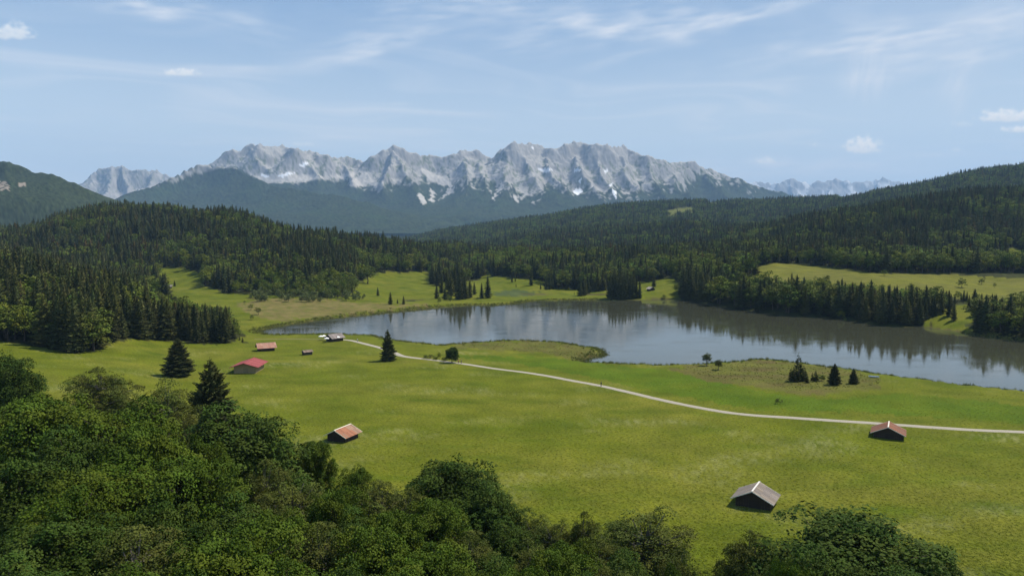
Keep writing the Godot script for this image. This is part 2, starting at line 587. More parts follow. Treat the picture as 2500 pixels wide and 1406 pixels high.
# ---------------------------------------------------------------- grids
func grid_mesh(p: PackedVector3Array, c: PackedColorArray, nc: int, nr: int, uv_scale := 0.0, uv2_scale := 0.0) -> ArrayMesh:
	var nrm := PackedVector3Array()
	nrm.resize(p.size())
	for i in nc:
		for r in nr:
			var k := i * nr + r
			var du := p[(mini(i + 1, nc - 1)) * nr + r] - p[(maxi(i - 1, 0)) * nr + r]
			var dr := p[i * nr + mini(r + 1, nr - 1)] - p[i * nr + maxi(r - 1, 0)]
			nrm[k] = du.cross(dr).normalized()
	var idx := PackedInt32Array()
	idx.resize((nc - 1) * (nr - 1) * 6)
	var o := 0
	for i in nc - 1:
		for r in nr - 1:
			var k := i * nr + r
			idx[o] = k; idx[o + 1] = k + 1; idx[o + 2] = k + nr
			idx[o + 3] = k + nr; idx[o + 4] = k + 1; idx[o + 5] = k + nr + 1
			o += 6
	var a := []
	a.resize(Mesh.ARRAY_MAX)
	a[Mesh.ARRAY_VERTEX] = p
	a[Mesh.ARRAY_NORMAL] = nrm
	a[Mesh.ARRAY_COLOR] = c
	a[Mesh.ARRAY_INDEX] = idx
	if uv_scale > 0.0:
		var uv := PackedVector2Array()
		var uv2 := PackedVector2Array()
		uv.resize(p.size())
		uv2.resize(p.size())
		for k in p.size():
			uv[k] = Vector2(p[k].x, p[k].z) * uv_scale
			uv2[k] = Vector2(p[k].x * 0.8 + p[k].z * 0.6, p[k].z * 0.8 - p[k].x * 0.6) * uv2_scale
		a[Mesh.ARRAY_TEX_UV] = uv
		a[Mesh.ARRAY_TEX_UV2] = uv2
	var m := ArrayMesh.new()
	m.add_surface_from_arrays(Mesh.PRIMITIVE_TRIANGLES, a)
	return m

# open land, traced where its ground shows
var open_zones := []
var z_marsh: Zone
var z_penin: Zone
var z_reed: Zone
var z_lush: Zone
var z_terrace: Zone
var z_pond: Zone

func make_zones() -> void:
	open_zones = [
		zone([-900, 815, -400, 822, 0, 832, 100, 850, 200, 862, 250, 858, 258, 835, 330, 830, 480, 838, 592, 836, 582, 806, 520, 778, 455, 748, 400, 716, 385, 702, 376, 656, 420, 650, 495, 668, 490, 695, 550, 716, 620, 720, 700, 722, 800, 730, 855, 724, 870, 692, 925, 665, 1050, 663, 1056, 696, 1066, 690, 1120, 690, 1172, 682, 1190, 655, 1201, 673, 1280, 680, 1322, 682, 1332, 702, 1378, 706, 1476, 711, 1540, 690, 1590, 688, 1630, 676, 1655, 680, 1662, 702, 1668, 740, 1760, 752, 1850, 768, 1930, 780, 2000, 784, 2040, 780, 2066, 774, 2076, 786, 2150, 800, 2240, 806, 2252, 798, 2262, 772, 2330, 748, 2372, 740, 2385, 760, 2376, 818, 2440, 832, 2500, 838, 2950, 890, 2950, 1700, -900, 1700]),
		zone([1825, 652, 1890, 642, 1950, 645, 2060, 655, 2130, 668, 2250, 668, 2350, 672, 2500, 680, 2950, 690, 2950, 800, 2500, 752, 2420, 744, 2330, 726, 2200, 714, 2050, 708, 1950, 700, 1850, 682]),
		zone([2262, 624, 2340, 611, 2362, 622, 2270, 637]),
		zone([2378, 629, 2472, 606, 2510, 612, 2950, 600, 2950, 660, 2480, 648, 2388, 642]),
		zone([2024, 586, 2066, 584, 2068, 598, 2028, 598]),
		zone([1618, 516, 1650, 510, 1692, 504, 1694, 520, 1640, 529]),
		zone([2040, 482, 2070, 474, 2122, 470, 2120, 478, 2055, 488]),
		zone([1720, 494, 1810, 486, 1812, 491, 1740, 499]),
		zone([1222, 594, 1232, 592, 1236, 608, 1226, 610]),
		zone([84, 560, 96, 560, 96, 568, 84, 568]),
	]
	z_marsh = zone([575, 742, 640, 726, 760, 726, 860, 738, 950, 742, 1060, 742, 1000, 750, 900, 763, 800, 773, 700, 782, 650, 780, 600, 762])
	z_penin = zone([1640, 902, 1780, 884, 1860, 878, 1960, 888, 2100, 908, 2150, 925, 2150, 948, 2060, 960, 1960, 966, 1850, 945, 1720, 930])
	z_reed = zone([1080, 846, 1200, 834, 1300, 832, 1400, 840, 1480, 864, 1430, 885, 1390, 878, 1330, 862, 1230, 856, 1120, 852])
	z_lush = zone([1120, 866, 1330, 872, 1480, 890, 1640, 905, 1850, 955, 2000, 975, 2200, 960, 2500, 990, 2700, 1020, 2700, 1050, 2100, 1005, 1860, 1004, 1600, 955, 1300, 892, 1100, 872])
	z_terrace = zone([1800, 640, 2500, 660, 2950, 690, 2950, 800, 2400, 745, 1820, 690])
	z_pond = zone([1190, 716, 1240, 706, 1330, 714, 1300, 722, 1220, 724])

func mix3(a: Color, b: Color, t: float) -> Color:
	return a.lerp(b, clampf(t, 0.0, 1.0))

func build_ground() -> void:
	make_zones()
	var nc := 660
	var nr := 400
	var p := PackedVector3Array()
	var c := PackedColorArray()
	p.resize(nc * nr)
	c.resize(nc * nr)
	var z0 := log(22.0)
	var z1 := log(6550.0)
	var grass_a := Color(0.108, 0.122, 0.012)
	var grass_b := Color(0.150, 0.145, 0.024)
	var grass_c := Color(0.082, 0.105, 0.010)
	var flowers := Color(0.24, 0.23, 0.11)
	var tan_ := Color(0.175, 0.135, 0.062)
	var reed := Color(0.118, 0.118, 0.030)
	var brown := Color(0.105, 0.082, 0.036)
	var lush := Color(0.078, 0.118, 0.010)
	var hay := Color(0.135, 0.128, 0.032)
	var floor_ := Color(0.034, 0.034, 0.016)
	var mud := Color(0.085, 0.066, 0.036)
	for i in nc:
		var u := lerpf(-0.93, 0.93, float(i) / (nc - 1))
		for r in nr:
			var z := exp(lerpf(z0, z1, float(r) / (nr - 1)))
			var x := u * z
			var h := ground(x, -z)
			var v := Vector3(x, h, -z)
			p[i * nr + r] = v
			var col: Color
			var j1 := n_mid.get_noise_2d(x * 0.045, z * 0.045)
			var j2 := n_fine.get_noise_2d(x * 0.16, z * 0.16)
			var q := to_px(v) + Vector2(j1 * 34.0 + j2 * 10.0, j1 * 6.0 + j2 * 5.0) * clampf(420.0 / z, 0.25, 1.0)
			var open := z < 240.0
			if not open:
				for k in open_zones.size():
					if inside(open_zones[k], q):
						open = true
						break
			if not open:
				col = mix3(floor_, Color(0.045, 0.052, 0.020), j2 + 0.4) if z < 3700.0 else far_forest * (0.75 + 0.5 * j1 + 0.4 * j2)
			else:
				var b1 := n_big.get_noise_2d(x * 0.012 + 70.0, z * 0.02)
				var b2 := n_mid.get_noise_2d(x * 0.03 + 11.0, z * 0.07)
				col = mix3(grass_a, grass_b, 0.35 + b1 * 0.9 + j2 * 0.3)
				col = mix3(col, grass_c, (b2 - 0.05) * 1.6)
				var fl := n_big.get_noise_2d(x * 0.02 - 31.0, z * 0.035 + 5.0)
				if fl > 0.16 and z < 330.0:
					col = mix3(col, flowers, (fl - 0.16) * 1.5 * clampf(0.3 + 1.3 * n_fine.get_noise_2d(x * 0.45, z * 0.3), 0.0, 1.0))
				if z < 800.0 and h < 12.0:
					if inside(z_marsh, q):
						col = mix3(tan_, reed, 0.35 + j2 * 0.9)
					elif inside(z_reed, q):
						col = mix3(reed, brown, 0.3 + j2 * 0.8)
					elif inside(z_penin, q):
						col = mix3(reed, brown, 0.3 + b2 * 1.4 + j2 * 0.3)
					elif inside(z_lush, q):
						col = mix3(lush, grass_a, 0.2 + j1 * 0.6)
					elif inside(z_pond, q):
						col = Color(0.07, 0.088, 0.035)
				if z > 430.0 and inside(z_terrace, q):
					col = mix3(hay, grass_b, 0.3 + b1 + j2 * 0.3)
				if z > 1300.0:
					col = mix3(Color(0.11, 0.125, 0.03), Color(0.13, 0.12, 0.05), 0.4 + j1)
				if z > 150.0 and z < 700.0 and h < 0.5:
					col = mix3(mud, col, (h - 0.05) / 0.3)
			c[i * nr + r] = Color(col.r * 1.43, col.g * 1.46, col.b * 1.35)
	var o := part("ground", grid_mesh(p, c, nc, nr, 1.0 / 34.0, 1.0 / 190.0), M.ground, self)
	tag(o, "", "", "", "structure")

func build_lake() -> void:
	var v := PackedVector3Array()
	var uv := PackedVector2Array()
	var a := Vector2(s_lo.x + 40, s_lo.y + 40)
	var b := Vector2(s_lo.x + s_w * SC - 44, s_lo.y + s_h * SC - 44)
	quad(v, Vector3(a.x, 0, a.y), Vector3(b.x, 0, a.y), Vector3(b.x, 0, b.y), Vector3(a.x, 0, b.y))
	for q in v:
		uv.append(Vector2(q.x, q.z * 1.6) / 150.0)
	var arr := []
	arr.resize(Mesh.ARRAY_MAX)
	arr[Mesh.ARRAY_VERTEX] = v
	arr[Mesh.ARRAY_TEX_UV] = uv
	var nn := PackedVector3Array()
	nn.resize(6)
	nn.fill(Vector3.UP)
	arr[Mesh.ARRAY_NORMAL] = nn
	var m := ArrayMesh.new()
	m.add_surface_from_arrays(Mesh.PRIMITIVE_TRIANGLES, arr)
	var o := part("lake", m, M.water, self)
	tag(o, "", "", "", "structure")

# ---------------------------------------------------------------- mountains
# crest and spurs: lists of photo x, photo y, distance; each falls away on both sides
func line(a: Array) -> Array:
	var r := []
	for i in range(0, a.size(), 3):
		r.append(at_depth(a[i], a[i + 1], a[i + 2]))
	return r

func crest(a: Array, z: float, wobble := 0.0) -> Array:
	var r := []
	for i in range(0, a.size(), 2):
		r.append(at_depth(a[i], a[i + 1], z + wobble * n_mid.get_noise_2d(a[i] * 0.01, 4.0)))
	return r

func mountain(called: String, u0: float, u1: float, za: float, zb: float, nc: int, nr: int, floor_h: float, lines: Array, rugged: float, seed_: int, paint: Callable, spur := 0.72) -> void:
	# lines: [points, reach in metres]
	var sa := PackedVector3Array()
	var sb := PackedVector3Array()
	var reach := PackedFloat32Array()
	var own_crest: int = lines[0][0].size() - 1
	for l in lines:
		for k in l[0].size() - 1:
			sa.append(l[0][k])
			sb.append(l[0][k + 1])
			reach.append(l[1] * (1.3 if l[1] < 500.0 and l != lines[0] else 1.0))
	var cn := (nc + 1) / 2 + 1
	var rn := (nr + 1) / 2 + 1
	var coarse := PackedFloat32Array()
	coarse.resize(cn * rn)
	var segs := sa.size()
	for i in cn:
		var u := lerpf(u0, u1, minf(float(i * 2) / (nc - 1), 1.1))
		for r in rn:
			var z := lerpf(za, zb, minf(float(r * 2) / (nr - 1), 1.1))
			var x := u * z
			var wx := x + 110.0 * n_mid.get_noise_2d(x / 700.0 + seed_, z / 700.0) * rugged
			var wz := -z + 110.0 * n_mid.get_noise_2d(x / 700.0 - 40.0, z / 700.0 + seed_) * rugged
			var best := floor_h
			for k in segs:
				var a := sa[k]
				var b := sb[k]
				var ex := b.x - a.x
				var ez := b.z - a.z
				var t := clampf(((wx - a.x) * ex + (wz - a.z) * ez) / (ex * ex + ez * ez), 0.0, 1.0)
				var dx := wx - a.x - ex * t
				var dz := wz - a.z - ez * t
				var d := sqrt(dx * dx + dz * dz)
				if d > reach[k] * 5.0:
					continue
				var hs := a.y + (b.y - a.y) * t
				var h := floor_h + (hs - floor_h) * exp(-d / reach[k])
				if k >= own_crest and reach[k] < 600.0 and h > best:
					h = best + (h - best) * spur
				var df := absf(h - best)
				best = maxf(best, h)
				if df < 150.0 and h > floor_h + 60.0:
					best += (150.0 - df) * (150.0 - df) / 900.0
			coarse[i * rn + r] = floor_h + (best - floor_h) * smoothstep(za, za + (zb - za) * 0.22, z)
	var p := PackedVector3Array()
	p.resize(nc * nr)
	for i in nc:
		var u := lerpf(u0, u1, float(i) / (nc - 1))
		var ci := i / 2
		var fa := 0.5 * (i % 2)
		for r in nr:
			var z := lerpf(za, zb, float(r) / (nr - 1))
			var x := u * z
			var ri := r / 2
			var fb := 0.5 * (r % 2)
			var k := ci * rn + ri
			var h := lerpf(lerpf(coarse[k], coarse[k + 1], fb), lerpf(coarse[k + rn], coarse[k + rn + 1], fb), fa)
			var amt := clampf((h - floor_h) / 900.0, 0.0, 1.0)
			var n1 := n_ridge.get_noise_2d(x / 760.0 + seed_ * 3.0, z / 800.0)
			var n2 := n_ridge.get_noise_2d(x / 190.0 - seed_, z / 420.0 + 9.0)
			h += rugged * amt * (n1 * 26.0 + n2 * 12.0 - 6.0) + rugged * n_fine.get_noise_2d(x / 45.0, z / 60.0) * (3.0 + 9.0 * amt)
			if r == 0:
				h = floor_h - 400.0
			p[i * nr + r] = Vector3(x, h, -z)
	var c := PackedColorArray()
	c.resize(nc * nr)
	for i in nc:
		for r in nr:
			var k := i * nr + r
			var du := p[mini(i + 1, nc - 1) * nr + r] - p[maxi(i - 1, 0) * nr + r]
			var dr := p[i * nr + mini(r + 1, nr - 1)] - p[i * nr + maxi(r - 1, 0)]
			var n := du.cross(dr).normalized()
			c[k] = paint.call(p[k], n)
	var o := part(called, grid_mesh(p, c, nc, nr), M.mountain, self)
	tag(o, "", "", "", "structure")

var far_forest := Color(0.030, 0.040, 0.018)
var z_scree := []
var z_snow := []
var z_ridge_forest: Zone
var z_ridge_rock: Zone

func rock_color(v: Vector3, n: Vector3) -> Color:
	var a := n_mid.get_noise_2d(v.x / 90.0, (v.y * 2.2 - v.z * 0.3) / 90.0)
	var b := n_fine.get_noise_2d(v.x / 34.0, v.y / 60.0)
	var g := 0.29 + a * 0.08 + b * 0.06
	g *= lerpf(0.82, 1.0, n_big.get_noise_2d(v.x / 600.0, v.y / 300.0) + 0.5)
	return Color(g * 1.02, g * 0.99, g * 0.96)

func paint_main(v: Vector3, n: Vector3) -> Color:
	var j := n_fine.get_noise_2d(v.x / 55.0, v.y / 55.0)
	var j2 := n_mid.get_noise_2d(v.x / 120.0, v.z / 300.0)
	var q := to_px(v)
	var qj := q + Vector2(j * 6.0, j * 4.0 + j2 * 3.0)
	for z in z_snow:
		if inside(z, q + Vector2(j * 3.0, j * 2.0)):
			return Color(0.75, 0.77, 0.8)
	var wood := far_forest * (1.05 + 0.9 * n_fine.get_noise_2d(v.x / 26.0, v.z / 40.0) + 0.4 * j)
	wood.g += 0.010 * maxf(0.0, n_big.get_noise_2d(v.x / 400.0, v.z / 400.0))
	if inside(z_ridge_rock, qj):
		return mix3(rock_color(v, n), wood, 0.25 + j)
	if inside(z_ridge_forest, qj):
		return wood
	for z in z_scree:
		if inside(z, qj):
			return Color(0.42, 0.40, 0.37) * (1.0 + 0.16 * j)
	var line_h := 690.0 + 190.0 * j2 + 130.0 * n_big.get_noise_2d(v.x / 900.0, 3.0) - smoothstep(-700.0, 300.0, v.x) * 130.0 + smoothstep(1500.0, 2400.0, v.x) * 260.0
	var gully := n_ridge.get_noise_2d(v.x / 190.0 + 5.0, v.z / 900.0)
	var k := (v.y - line_h) / 150.0 + j * 1.1 + (0.60 - n.y) * 1.5
	if v.y > 260.0:
		k += maxf(0.0, -gully - 0.12) * 2.6
	var rock := rock_color(v, n)
	if n.y > 0.80 and v.y > line_h:
		rock = mix3(rock, Color(0.40, 0.385, 0.35), 0.6)
	if v.y > line_h - 60.0 and v.y < line_h + 420.0 and j + j2 > 0.34:
		rock = mix3(rock, Color(0.10, 0.12, 0.06), 0.75)
	return mix3(wood, rock, smoothstep(-0.25, 0.35, k))

func paint_left_peak(v: Vector3, n: Vector3) -> Color:
	var j := n_fine.get_noise_2d(v.x / 70.0, v.y / 70.0)
	var rock := rock_color(v, n)
	if j > 0.28:
		rock = mix3(rock, Color(0.10, 0.12, 0.06), 0.6)
	return mix3(far_forest, rock, smoothstep(-60.0, 60.0, v.y - 620.0 - 220.0 * j))

func paint_far_right(v: Vector3, n: Vector3) -> Color:
	var j := n_fine.get_noise_2d(v.x / 130.0, v.y / 130.0)
	var j2 := n_mid.get_noise_2d(v.x / 420.0, v.y / 420.0)
	if j2 > 0.25 and n.y > 0.5:
		return Color(0.55, 0.55, 0.55)
	return mix3(far_forest, rock_color(v, n), smoothstep(-80.0, 80.0, v.y - 1050.0 - 250.0 * j))

func paint_wooded(v: Vector3, _n: Vector3) -> Color:
	var j := n_fine.get_noise_2d(v.x / 14.0, v.z / 14.0)
	var c := far_forest * (1.05 + 0.9 * j)
	var q := to_px(v)
	if (q.x < 22.0 and q.y > 442.0 and q.y < 466.0 or q.x > 44.0 and q.x < 62.0 and q.y > 446.0 and q.y < 460.0) and j + n_mid.get_noise_2d(v.x / 60.0, v.y / 60.0) > -0.1:
		c = Color(0.26, 0.22, 0.18)
	return c

func build_mountains() -> void:
	for a in [[605, 424, 640, 430, 660, 427, 700, 422, 720, 421, 730, 428, 770, 426, 790, 432, 770, 440, 700, 447, 660, 446, 630, 440], [800, 425, 830, 428, 865, 420, 870, 412, 862, 430, 845, 436, 820, 438], [895, 416, 905, 425, 915, 440, 930, 450, 915, 455, 900, 452, 880, 458, 862, 456, 845, 452, 870, 435], [1024, 408, 1040, 415, 1060, 425, 1095, 433, 1105, 453, 1085, 455, 1070, 450, 1050, 440, 1035, 425], [1050, 460, 1062, 470, 1058, 495, 1050, 492], [1098, 455, 1110, 450, 1096, 476, 1070, 490, 1088, 470], [1026, 468, 1040, 490, 1034, 502, 1018, 480], [1205, 476, 1225, 448, 1232, 452, 1210, 482, 1203, 492], [1250, 474, 1262, 480, 1268, 496, 1258, 490], [1340, 432, 1362, 452, 1356, 454, 1330, 434]]:
		z_scree.append(zone(a))
	for a in [[720, 405, 750, 395, 752, 400, 735, 409], [636, 425, 656, 428, 652, 433, 640, 432], [680, 428, 712, 420, 722, 421, 700, 429, 680, 433], [1310, 411, 1352, 411, 1346, 418, 1328, 421], [1398, 412, 1418, 413, 1405, 422], [1410, 439, 1422, 437, 1419, 451], [1398, 466, 1416, 457, 1424, 470, 1408, 477], [1486, 452, 1496, 446, 1492, 457], [1494, 462, 1506, 466, 1505, 487, 1498, 476], [1474, 416, 1487, 409, 1478, 427], [1296, 359, 1308, 359, 1308, 362, 1296, 362]]:
		z_snow.append(zone(a))
	z_ridge_forest = zone([200, 580, 300, 492, 350, 468, 400, 452, 440, 436, 500, 412, 560, 409, 585, 412, 620, 432, 650, 446, 720, 452, 770, 446, 800, 440, 850, 454, 900, 470, 960, 482, 1010, 500, 1050, 580])
	z_ridge_rock = zone([410, 440, 440, 424, 478, 402, 505, 405, 560, 407, 575, 412, 520, 414, 470, 424, 440, 440, 415, 448])
	var skyline := [440, 440, 480, 420, 505, 402, 525, 398, 533, 385, 548, 370, 560, 366, 590, 362, 608, 350, 640, 354, 665, 360, 690, 357, 720, 365, 750, 367, 770, 375, 783, 380, 800, 377, 825, 389, 850, 384, 865, 389, 905, 391, 915, 387, 935, 370, 960, 357, 985, 362, 1020, 378, 1060, 380, 1100, 381, 1125, 370, 1137, 367, 1160, 370, 1167, 368, 1185, 378, 1197, 388, 1218, 380, 1224, 366, 1240, 355, 1252, 349, 1280, 352, 1290, 356, 1298, 350, 1320, 354, 1345, 363, 1355, 363, 1370, 353, 1400, 348, 1420, 347, 1460, 354, 1480, 352, 1520, 358, 1545, 370, 1580, 385, 1610, 392, 1635, 401, 1660, 396, 1680, 395, 1700, 400, 1730, 413, 1760, 428, 1800, 440, 1850, 455, 1900, 472, 1960, 490]
	var lines := [
		[crest(skyline, 9500.0, 500.0), 900.0],
		[line([100, 548, 6300, 220, 512, 6700, 300, 488, 7000, 350, 464, 7300, 420, 434, 7600, 480, 405, 7850, 505, 409, 7850, 560, 408, 7750, 590, 415, 7650, 640, 440, 7350, 720, 462, 7100, 820, 478, 6900, 900, 500, 6700, 1000, 545, 6400]), 620.0],
		[line([612, 366, 9400, 640, 400, 9150, 660, 420, 8950]), 260.0],
		[line([694, 372, 9400, 720, 390, 9200, 790, 425, 8750]), 240.0],
		[line([825, 389, 9500, 850, 415, 9000, 870, 430, 8700]), 220.0],
		[line([958, 364, 9250, 950, 392, 8900, 945, 420, 8550, 935, 452, 8100]), 330.0],
		[line([963, 364, 9250, 985, 395, 8900, 1005, 440, 8350, 1030, 490, 7700, 1050, 530, 7200]), 420.0],
		[line([1139, 376, 9250, 1150, 410, 8800, 1140, 450, 8300, 1110, 500, 7600, 1090, 540, 7100]), 420.0],
		[line([1170, 380, 9200, 1185, 430, 8600, 1175, 480, 7900, 1150, 530, 7200]), 330.0],
		[line([1224, 366, 9250, 1235, 405, 8800, 1240, 450, 8200, 1215, 500, 7500, 1200, 540, 7000]), 380.0],
		[line([1256, 358, 9300, 1285, 395, 8850, 1310, 425, 8450, 1345, 465, 7900, 1390, 510, 7400, 1430, 540, 7000]), 420.0],
		[line([1326, 375, 9250, 1340, 400, 8950, 1375, 440, 8300, 1390, 480, 7800]), 260.0],
		[line([1404, 368, 9300, 1420, 400, 8900, 1450, 450, 8200, 1480, 500, 7500]), 330.0],
		[line([1462, 374, 9250, 1470, 400, 8900, 1500, 455, 8150, 1530, 505, 7500]), 300.0],
		[line([1522, 372, 9300, 1530, 405, 8900, 1550, 450, 8300, 1580, 500, 7600]), 330.0],
		[line([1580, 385, 9400, 1590, 420, 8850, 1620, 460, 8200, 1640, 500, 7600]), 300.0],
		[line([1680, 395, 9300, 1640, 430, 8700, 1680, 465, 8100, 1720, 500, 7600]), 360.0],
		[line([1730, 413, 9300, 1760, 450, 8600, 1800, 490, 7900]), 360.0],
	]
	mountain("mountain_range", -0.66, 0.44, 5200.0, 10600.0, 720, 190, 110.0, lines, 0.75, 2, paint_main)
	mountain("mountain_peak", -0.66, -0.40, 9800.0, 12800.0, 180, 90, 200.0, [
		[crest([90, 470, 150, 463, 175, 458, 190, 452, 210, 450, 228, 428, 245, 413, 270, 405, 300, 408, 330, 420, 345, 416, 370, 413, 400, 428, 430, 440, 480, 450], 11800.0, 300.0), 700.0],
		[line([270, 405, 11800, 250, 450, 11000, 240, 490, 10300]), 350.0], [line([370, 413, 11800, 350, 455, 11000, 330, 490, 10400]), 350.0], [line([228, 428, 11800, 205, 470, 11000]), 300.0], [line([300, 408, 11800, 310, 450, 11100]), 260.0]], 1.1, 7, paint_left_peak)
	mountain("mountain_chain", 0.28, 0.62, 15500.0, 19500.0, 220, 60, 300.0, [
		[crest([1780, 450, 1840, 444, 1870, 443, 1895, 446, 1925, 437, 1940, 436, 1960, 443, 2000, 443, 2035, 437, 2060, 437, 2090, 446, 2110, 440, 2130, 443, 2160, 431, 2195, 440, 2230, 455, 2300, 480, 2340, 500], 18000.0, 500.0), 1100.0],
		[line([1930, 436, 18000, 1950, 460, 16800, 1945, 480, 16000]), 500.0], [line([2045, 437, 18000, 2020, 462, 16800]), 500.0], [line([2160, 431, 18000, 2130, 455, 17000]), 500.0]], 1.3, 12, paint_far_right)
	mountain("wooded_mountain", -0.95, -0.44, 2350.0, 3900.0, 260, 110, 20.0, [
		[line([-420, 360, 3400, -200, 385, 3300, 0, 411, 3200, 40, 419, 3170, 90, 441, 3100, 130, 458, 3050, 170, 471, 3000, 205, 490, 2950, 235, 530, 2850]), 330.0],
		[line([0, 411, 3200, 10, 460, 2900, 30, 510, 2650]), 260.0], [line([-200, 385, 3300, -150, 450, 2900, -120, 500, 2600]), 260.0], [line([110, 450, 3080, 115, 500, 2750]), 220.0]], 0.45, 15, paint_wooded, 0.9)

# ---------------------------------------------------------------- tree shapes
func spruce_branch(fine: int) -> PackedVector3Array:
	# one bough, one metre long, along +x; its twigs hang
	var v := PackedVector3Array()
	if fine == 0:
		quad(v, Vector3.ZERO, Vector3(0.5, -0.10, 0.26), Vector3(1, -0.06, 0), Vector3(0.5, -0.10, -0.26))
		return v
	var n := 5 if fine == 1 else 10
	var last := Vector3.ZERO
	for k in range(1, n + 1):
		var s := float(k) / (n + 0.6)
		var y := -0.10 * sin(s * PI * 0.9) + 0.05 * s * s
		var len_ := (0.40 * (1.0 - s) + 0.10) * rng.randf_range(0.75, 1.2)
		var w := 0.55 / n
		for side in [-1.0, 1.0]:
			var tip := Vector3(s + len_ * 0.62, y - len_ * rng.randf_range(0.15, 0.5), side * len_ * rng.randf_range(0.65, 0.9))
			v.append(Vector3(s - w, y, 0)); v.append(Vector3(s + w, y, 0)); v.append(tip)
			if fine >= 2:
				var mid := Vector3(s, y, 0).lerp(tip, 0.55)
				v.append(mid + Vector3(-w, 0.02, 0)); v.append(tip + Vector3(w * 0.6, 0.0, side * 0.03)); v.append(mid + Vector3(w * 0.5, -len_ * 0.55, side * 0.02))
	v.append(Vector3(0.72, -0.03, 0.05)); v.append(Vector3(0.72, -0.03, -0.05)); v.append(Vector3(1.0, 0.03, 0))
	v.append(Vector3(0.3, -0.02, 0)); v.append(Vector3(0.9, 0.0, 0)); v.append(Vector3(0.65, -0.22, 0))
	return v

var spruce_tmpl := {}

# returns [crown vertices, crown colours, trunk vertices]
func make_spruce(h: float, r: float, tiers: int, per: int, fine: int, sd: int, open := 0.0, crown_from := 0.05) -> Array:
	rng.seed = sd
	if not spruce_tmpl.has(fine):
		var a := []
		for k in 5:
			a.append(spruce_branch(fine))
		spruce_tmpl[fine] = a
	var v := PackedVector3Array()
	var c := PackedColorArray()
	var base := Color(0.060, 0.070, 0.022)
	var lean := Vector3(rng.randf_range(-0.012, 0.012), 0, rng.randf_range(-0.012, 0.012)) * h
	for i in tiers:
		var t := pow(float(i) / (tiers - 0.5), 0.92)
		var y := h * lerpf(crown_from, 0.975, t)
		var bough := r * minf(pow(1.0 - t, 0.68), 0.70 + 2.4 * t)   # reach of this whorl in metres
		var n := maxi(3, int(per * lerpf(1.0, 0.55, t)))
		var off := rng.randf() * TAU
		for k in n:
			if open > 0.0 and rng.randf() < open:
				continue
			var len_ := bough * rng.randf_range(0.70, 1.12) + 0.18
			var ang := off + TAU * (k + rng.randf_range(-0.3, 0.3)) / n
			var pitch := lerpf(-0.34, 0.62, t) + rng.randf_range(-0.14, 0.14)
			var b := Basis(Vector3.UP, ang) * Basis(Vector3(0, 0, 1), pitch)
			b = b.scaled(Vector3.ONE)
			var wide := rng.randf_range(0.85, 1.25) * (1.25 if fine == 0 else 1.0)
			b = Basis(b.x * len_, b.y * len_, b.z * len_ * wide)
			var tm: PackedVector3Array = spruce_tmpl[fine][rng.randi() % 5]
			var pos := Vector3(0, y + rng.randf_range(-0.5, 0.5) * h / tiers, 0) + lean * (y / h) * (y / h)
			v.append_array(Transform3D(b, pos) * tm)
			var g := rng.randf_range(0.72, 1.32)
			var cc := PackedColorArray()
			cc.resize(tm.size())
			cc.fill(Color(base.r * g * rng.randf_range(0.9, 1.15), base.g * g, base.b * g))
			c.append_array(cc)
	# leader and the dense inner needles (same colour as the boughs)
	var inner := PackedVector3Array()
	var sides := 6 if fine == 0 else 8
	var rings := 5 if fine == 0 else 9
	for i in rings:
		var t0 := float(i) / rings
		var t1 := float(i + 1) / rings
		for k in sides:
			var a0 := TAU * k / sides + i
			var a1 := TAU * (k + 1) / sides + i
			var r0 := r * 0.56 * pow(1.0 - t0, 0.72) * (0.8 + 0.4 * fposmod(sin(k * 12.9 + i * 78.2 + sd) * 43.7, 1.0))
			var y0 := h * lerpf(crown_from + 0.01, 0.95, t0) - 0.03 * h * fposmod(sin(k * 3.1 + i * 8.2 + sd) * 13.7, 1.0)
			var y1 := h * lerpf(crown_from + 0.01, 0.95, t1) + 0.02 * h
			var lean1 := lean * (y1 / h) * (y1 / h)
			inner.append(Vector3(cos(a0) * r0, y0, sin(a0) * r0))
			inner.append(Vector3(cos(a1) * r0, y0, sin(a1) * r0))
			inner.append(Vector3(0, y1, 0) + lean1)
	inner.append(Vector3(-0.10, h * 0.93, 0)); inner.append(Vector3(0.10, h * 0.93, 0.05)); inner.append(Vector3(lean.x, h * 1.01, lean.z))
	if open < 0.2:
		v.append_array(inner)
		var ci := PackedColorArray()
		ci.resize(inner.size())
		ci.fill(base)
		c.append_array(ci)
	var tv := PackedVector3Array()
	var tr := 0.014 * h + 0.05
	tube(tv, [Vector3(0, -0.8, 0), Vector3(0, h * 0.1, 0), Vector3(lean.x * 0.25, h * 0.5, lean.z * 0.25), Vector3(lean.x * 0.8, h * 0.9, lean.z * 0.8)], [tr * 1.25, tr, tr * 0.6, 0.03], 5 if fine == 0 else 7)
	return [v, c, tv]

# a spray of leaves round a twig tip, facing up and out
func leaf_clump(n: int, spread: float, size: float, flat: float) -> PackedVector3Array:
	var v := PackedVector3Array()
	for k in n:
		var a := rng.randf() * TAU
		var d := sqrt(rng.randf()) * spread
		var o := Vector3(cos(a) * d, rng.randf_range(-0.5, 0.5) * spread * flat - d * 0.25, sin(a) * d)
		var s := size * rng.randf_range(0.7, 1.25)
		var b := Basis(Vector3.UP, rng.randf() * TAU) * Basis(Vector3.RIGHT, rng.randf_range(-0.75, 0.75)) * Basis(Vector3.BACK, rng.randf_range(-0.75, 0.75))
		var w := s * 0.36
		var p0 := o + b * Vector3(-s * 0.5, 0, 0)
		var p1 := o + b * Vector3(0.04 * s, -0.10 * s, w)
		var p2 := o + b * Vector3(s * 0.5, -0.12 * s, 0)
		var p3 := o + b * Vector3(0.04 * s, -0.10 * s, -w)
		v.append(p0); v.append(p1); v.append(p2)
		v.append(p0); v.append(p2); v.append(p3)
	return v

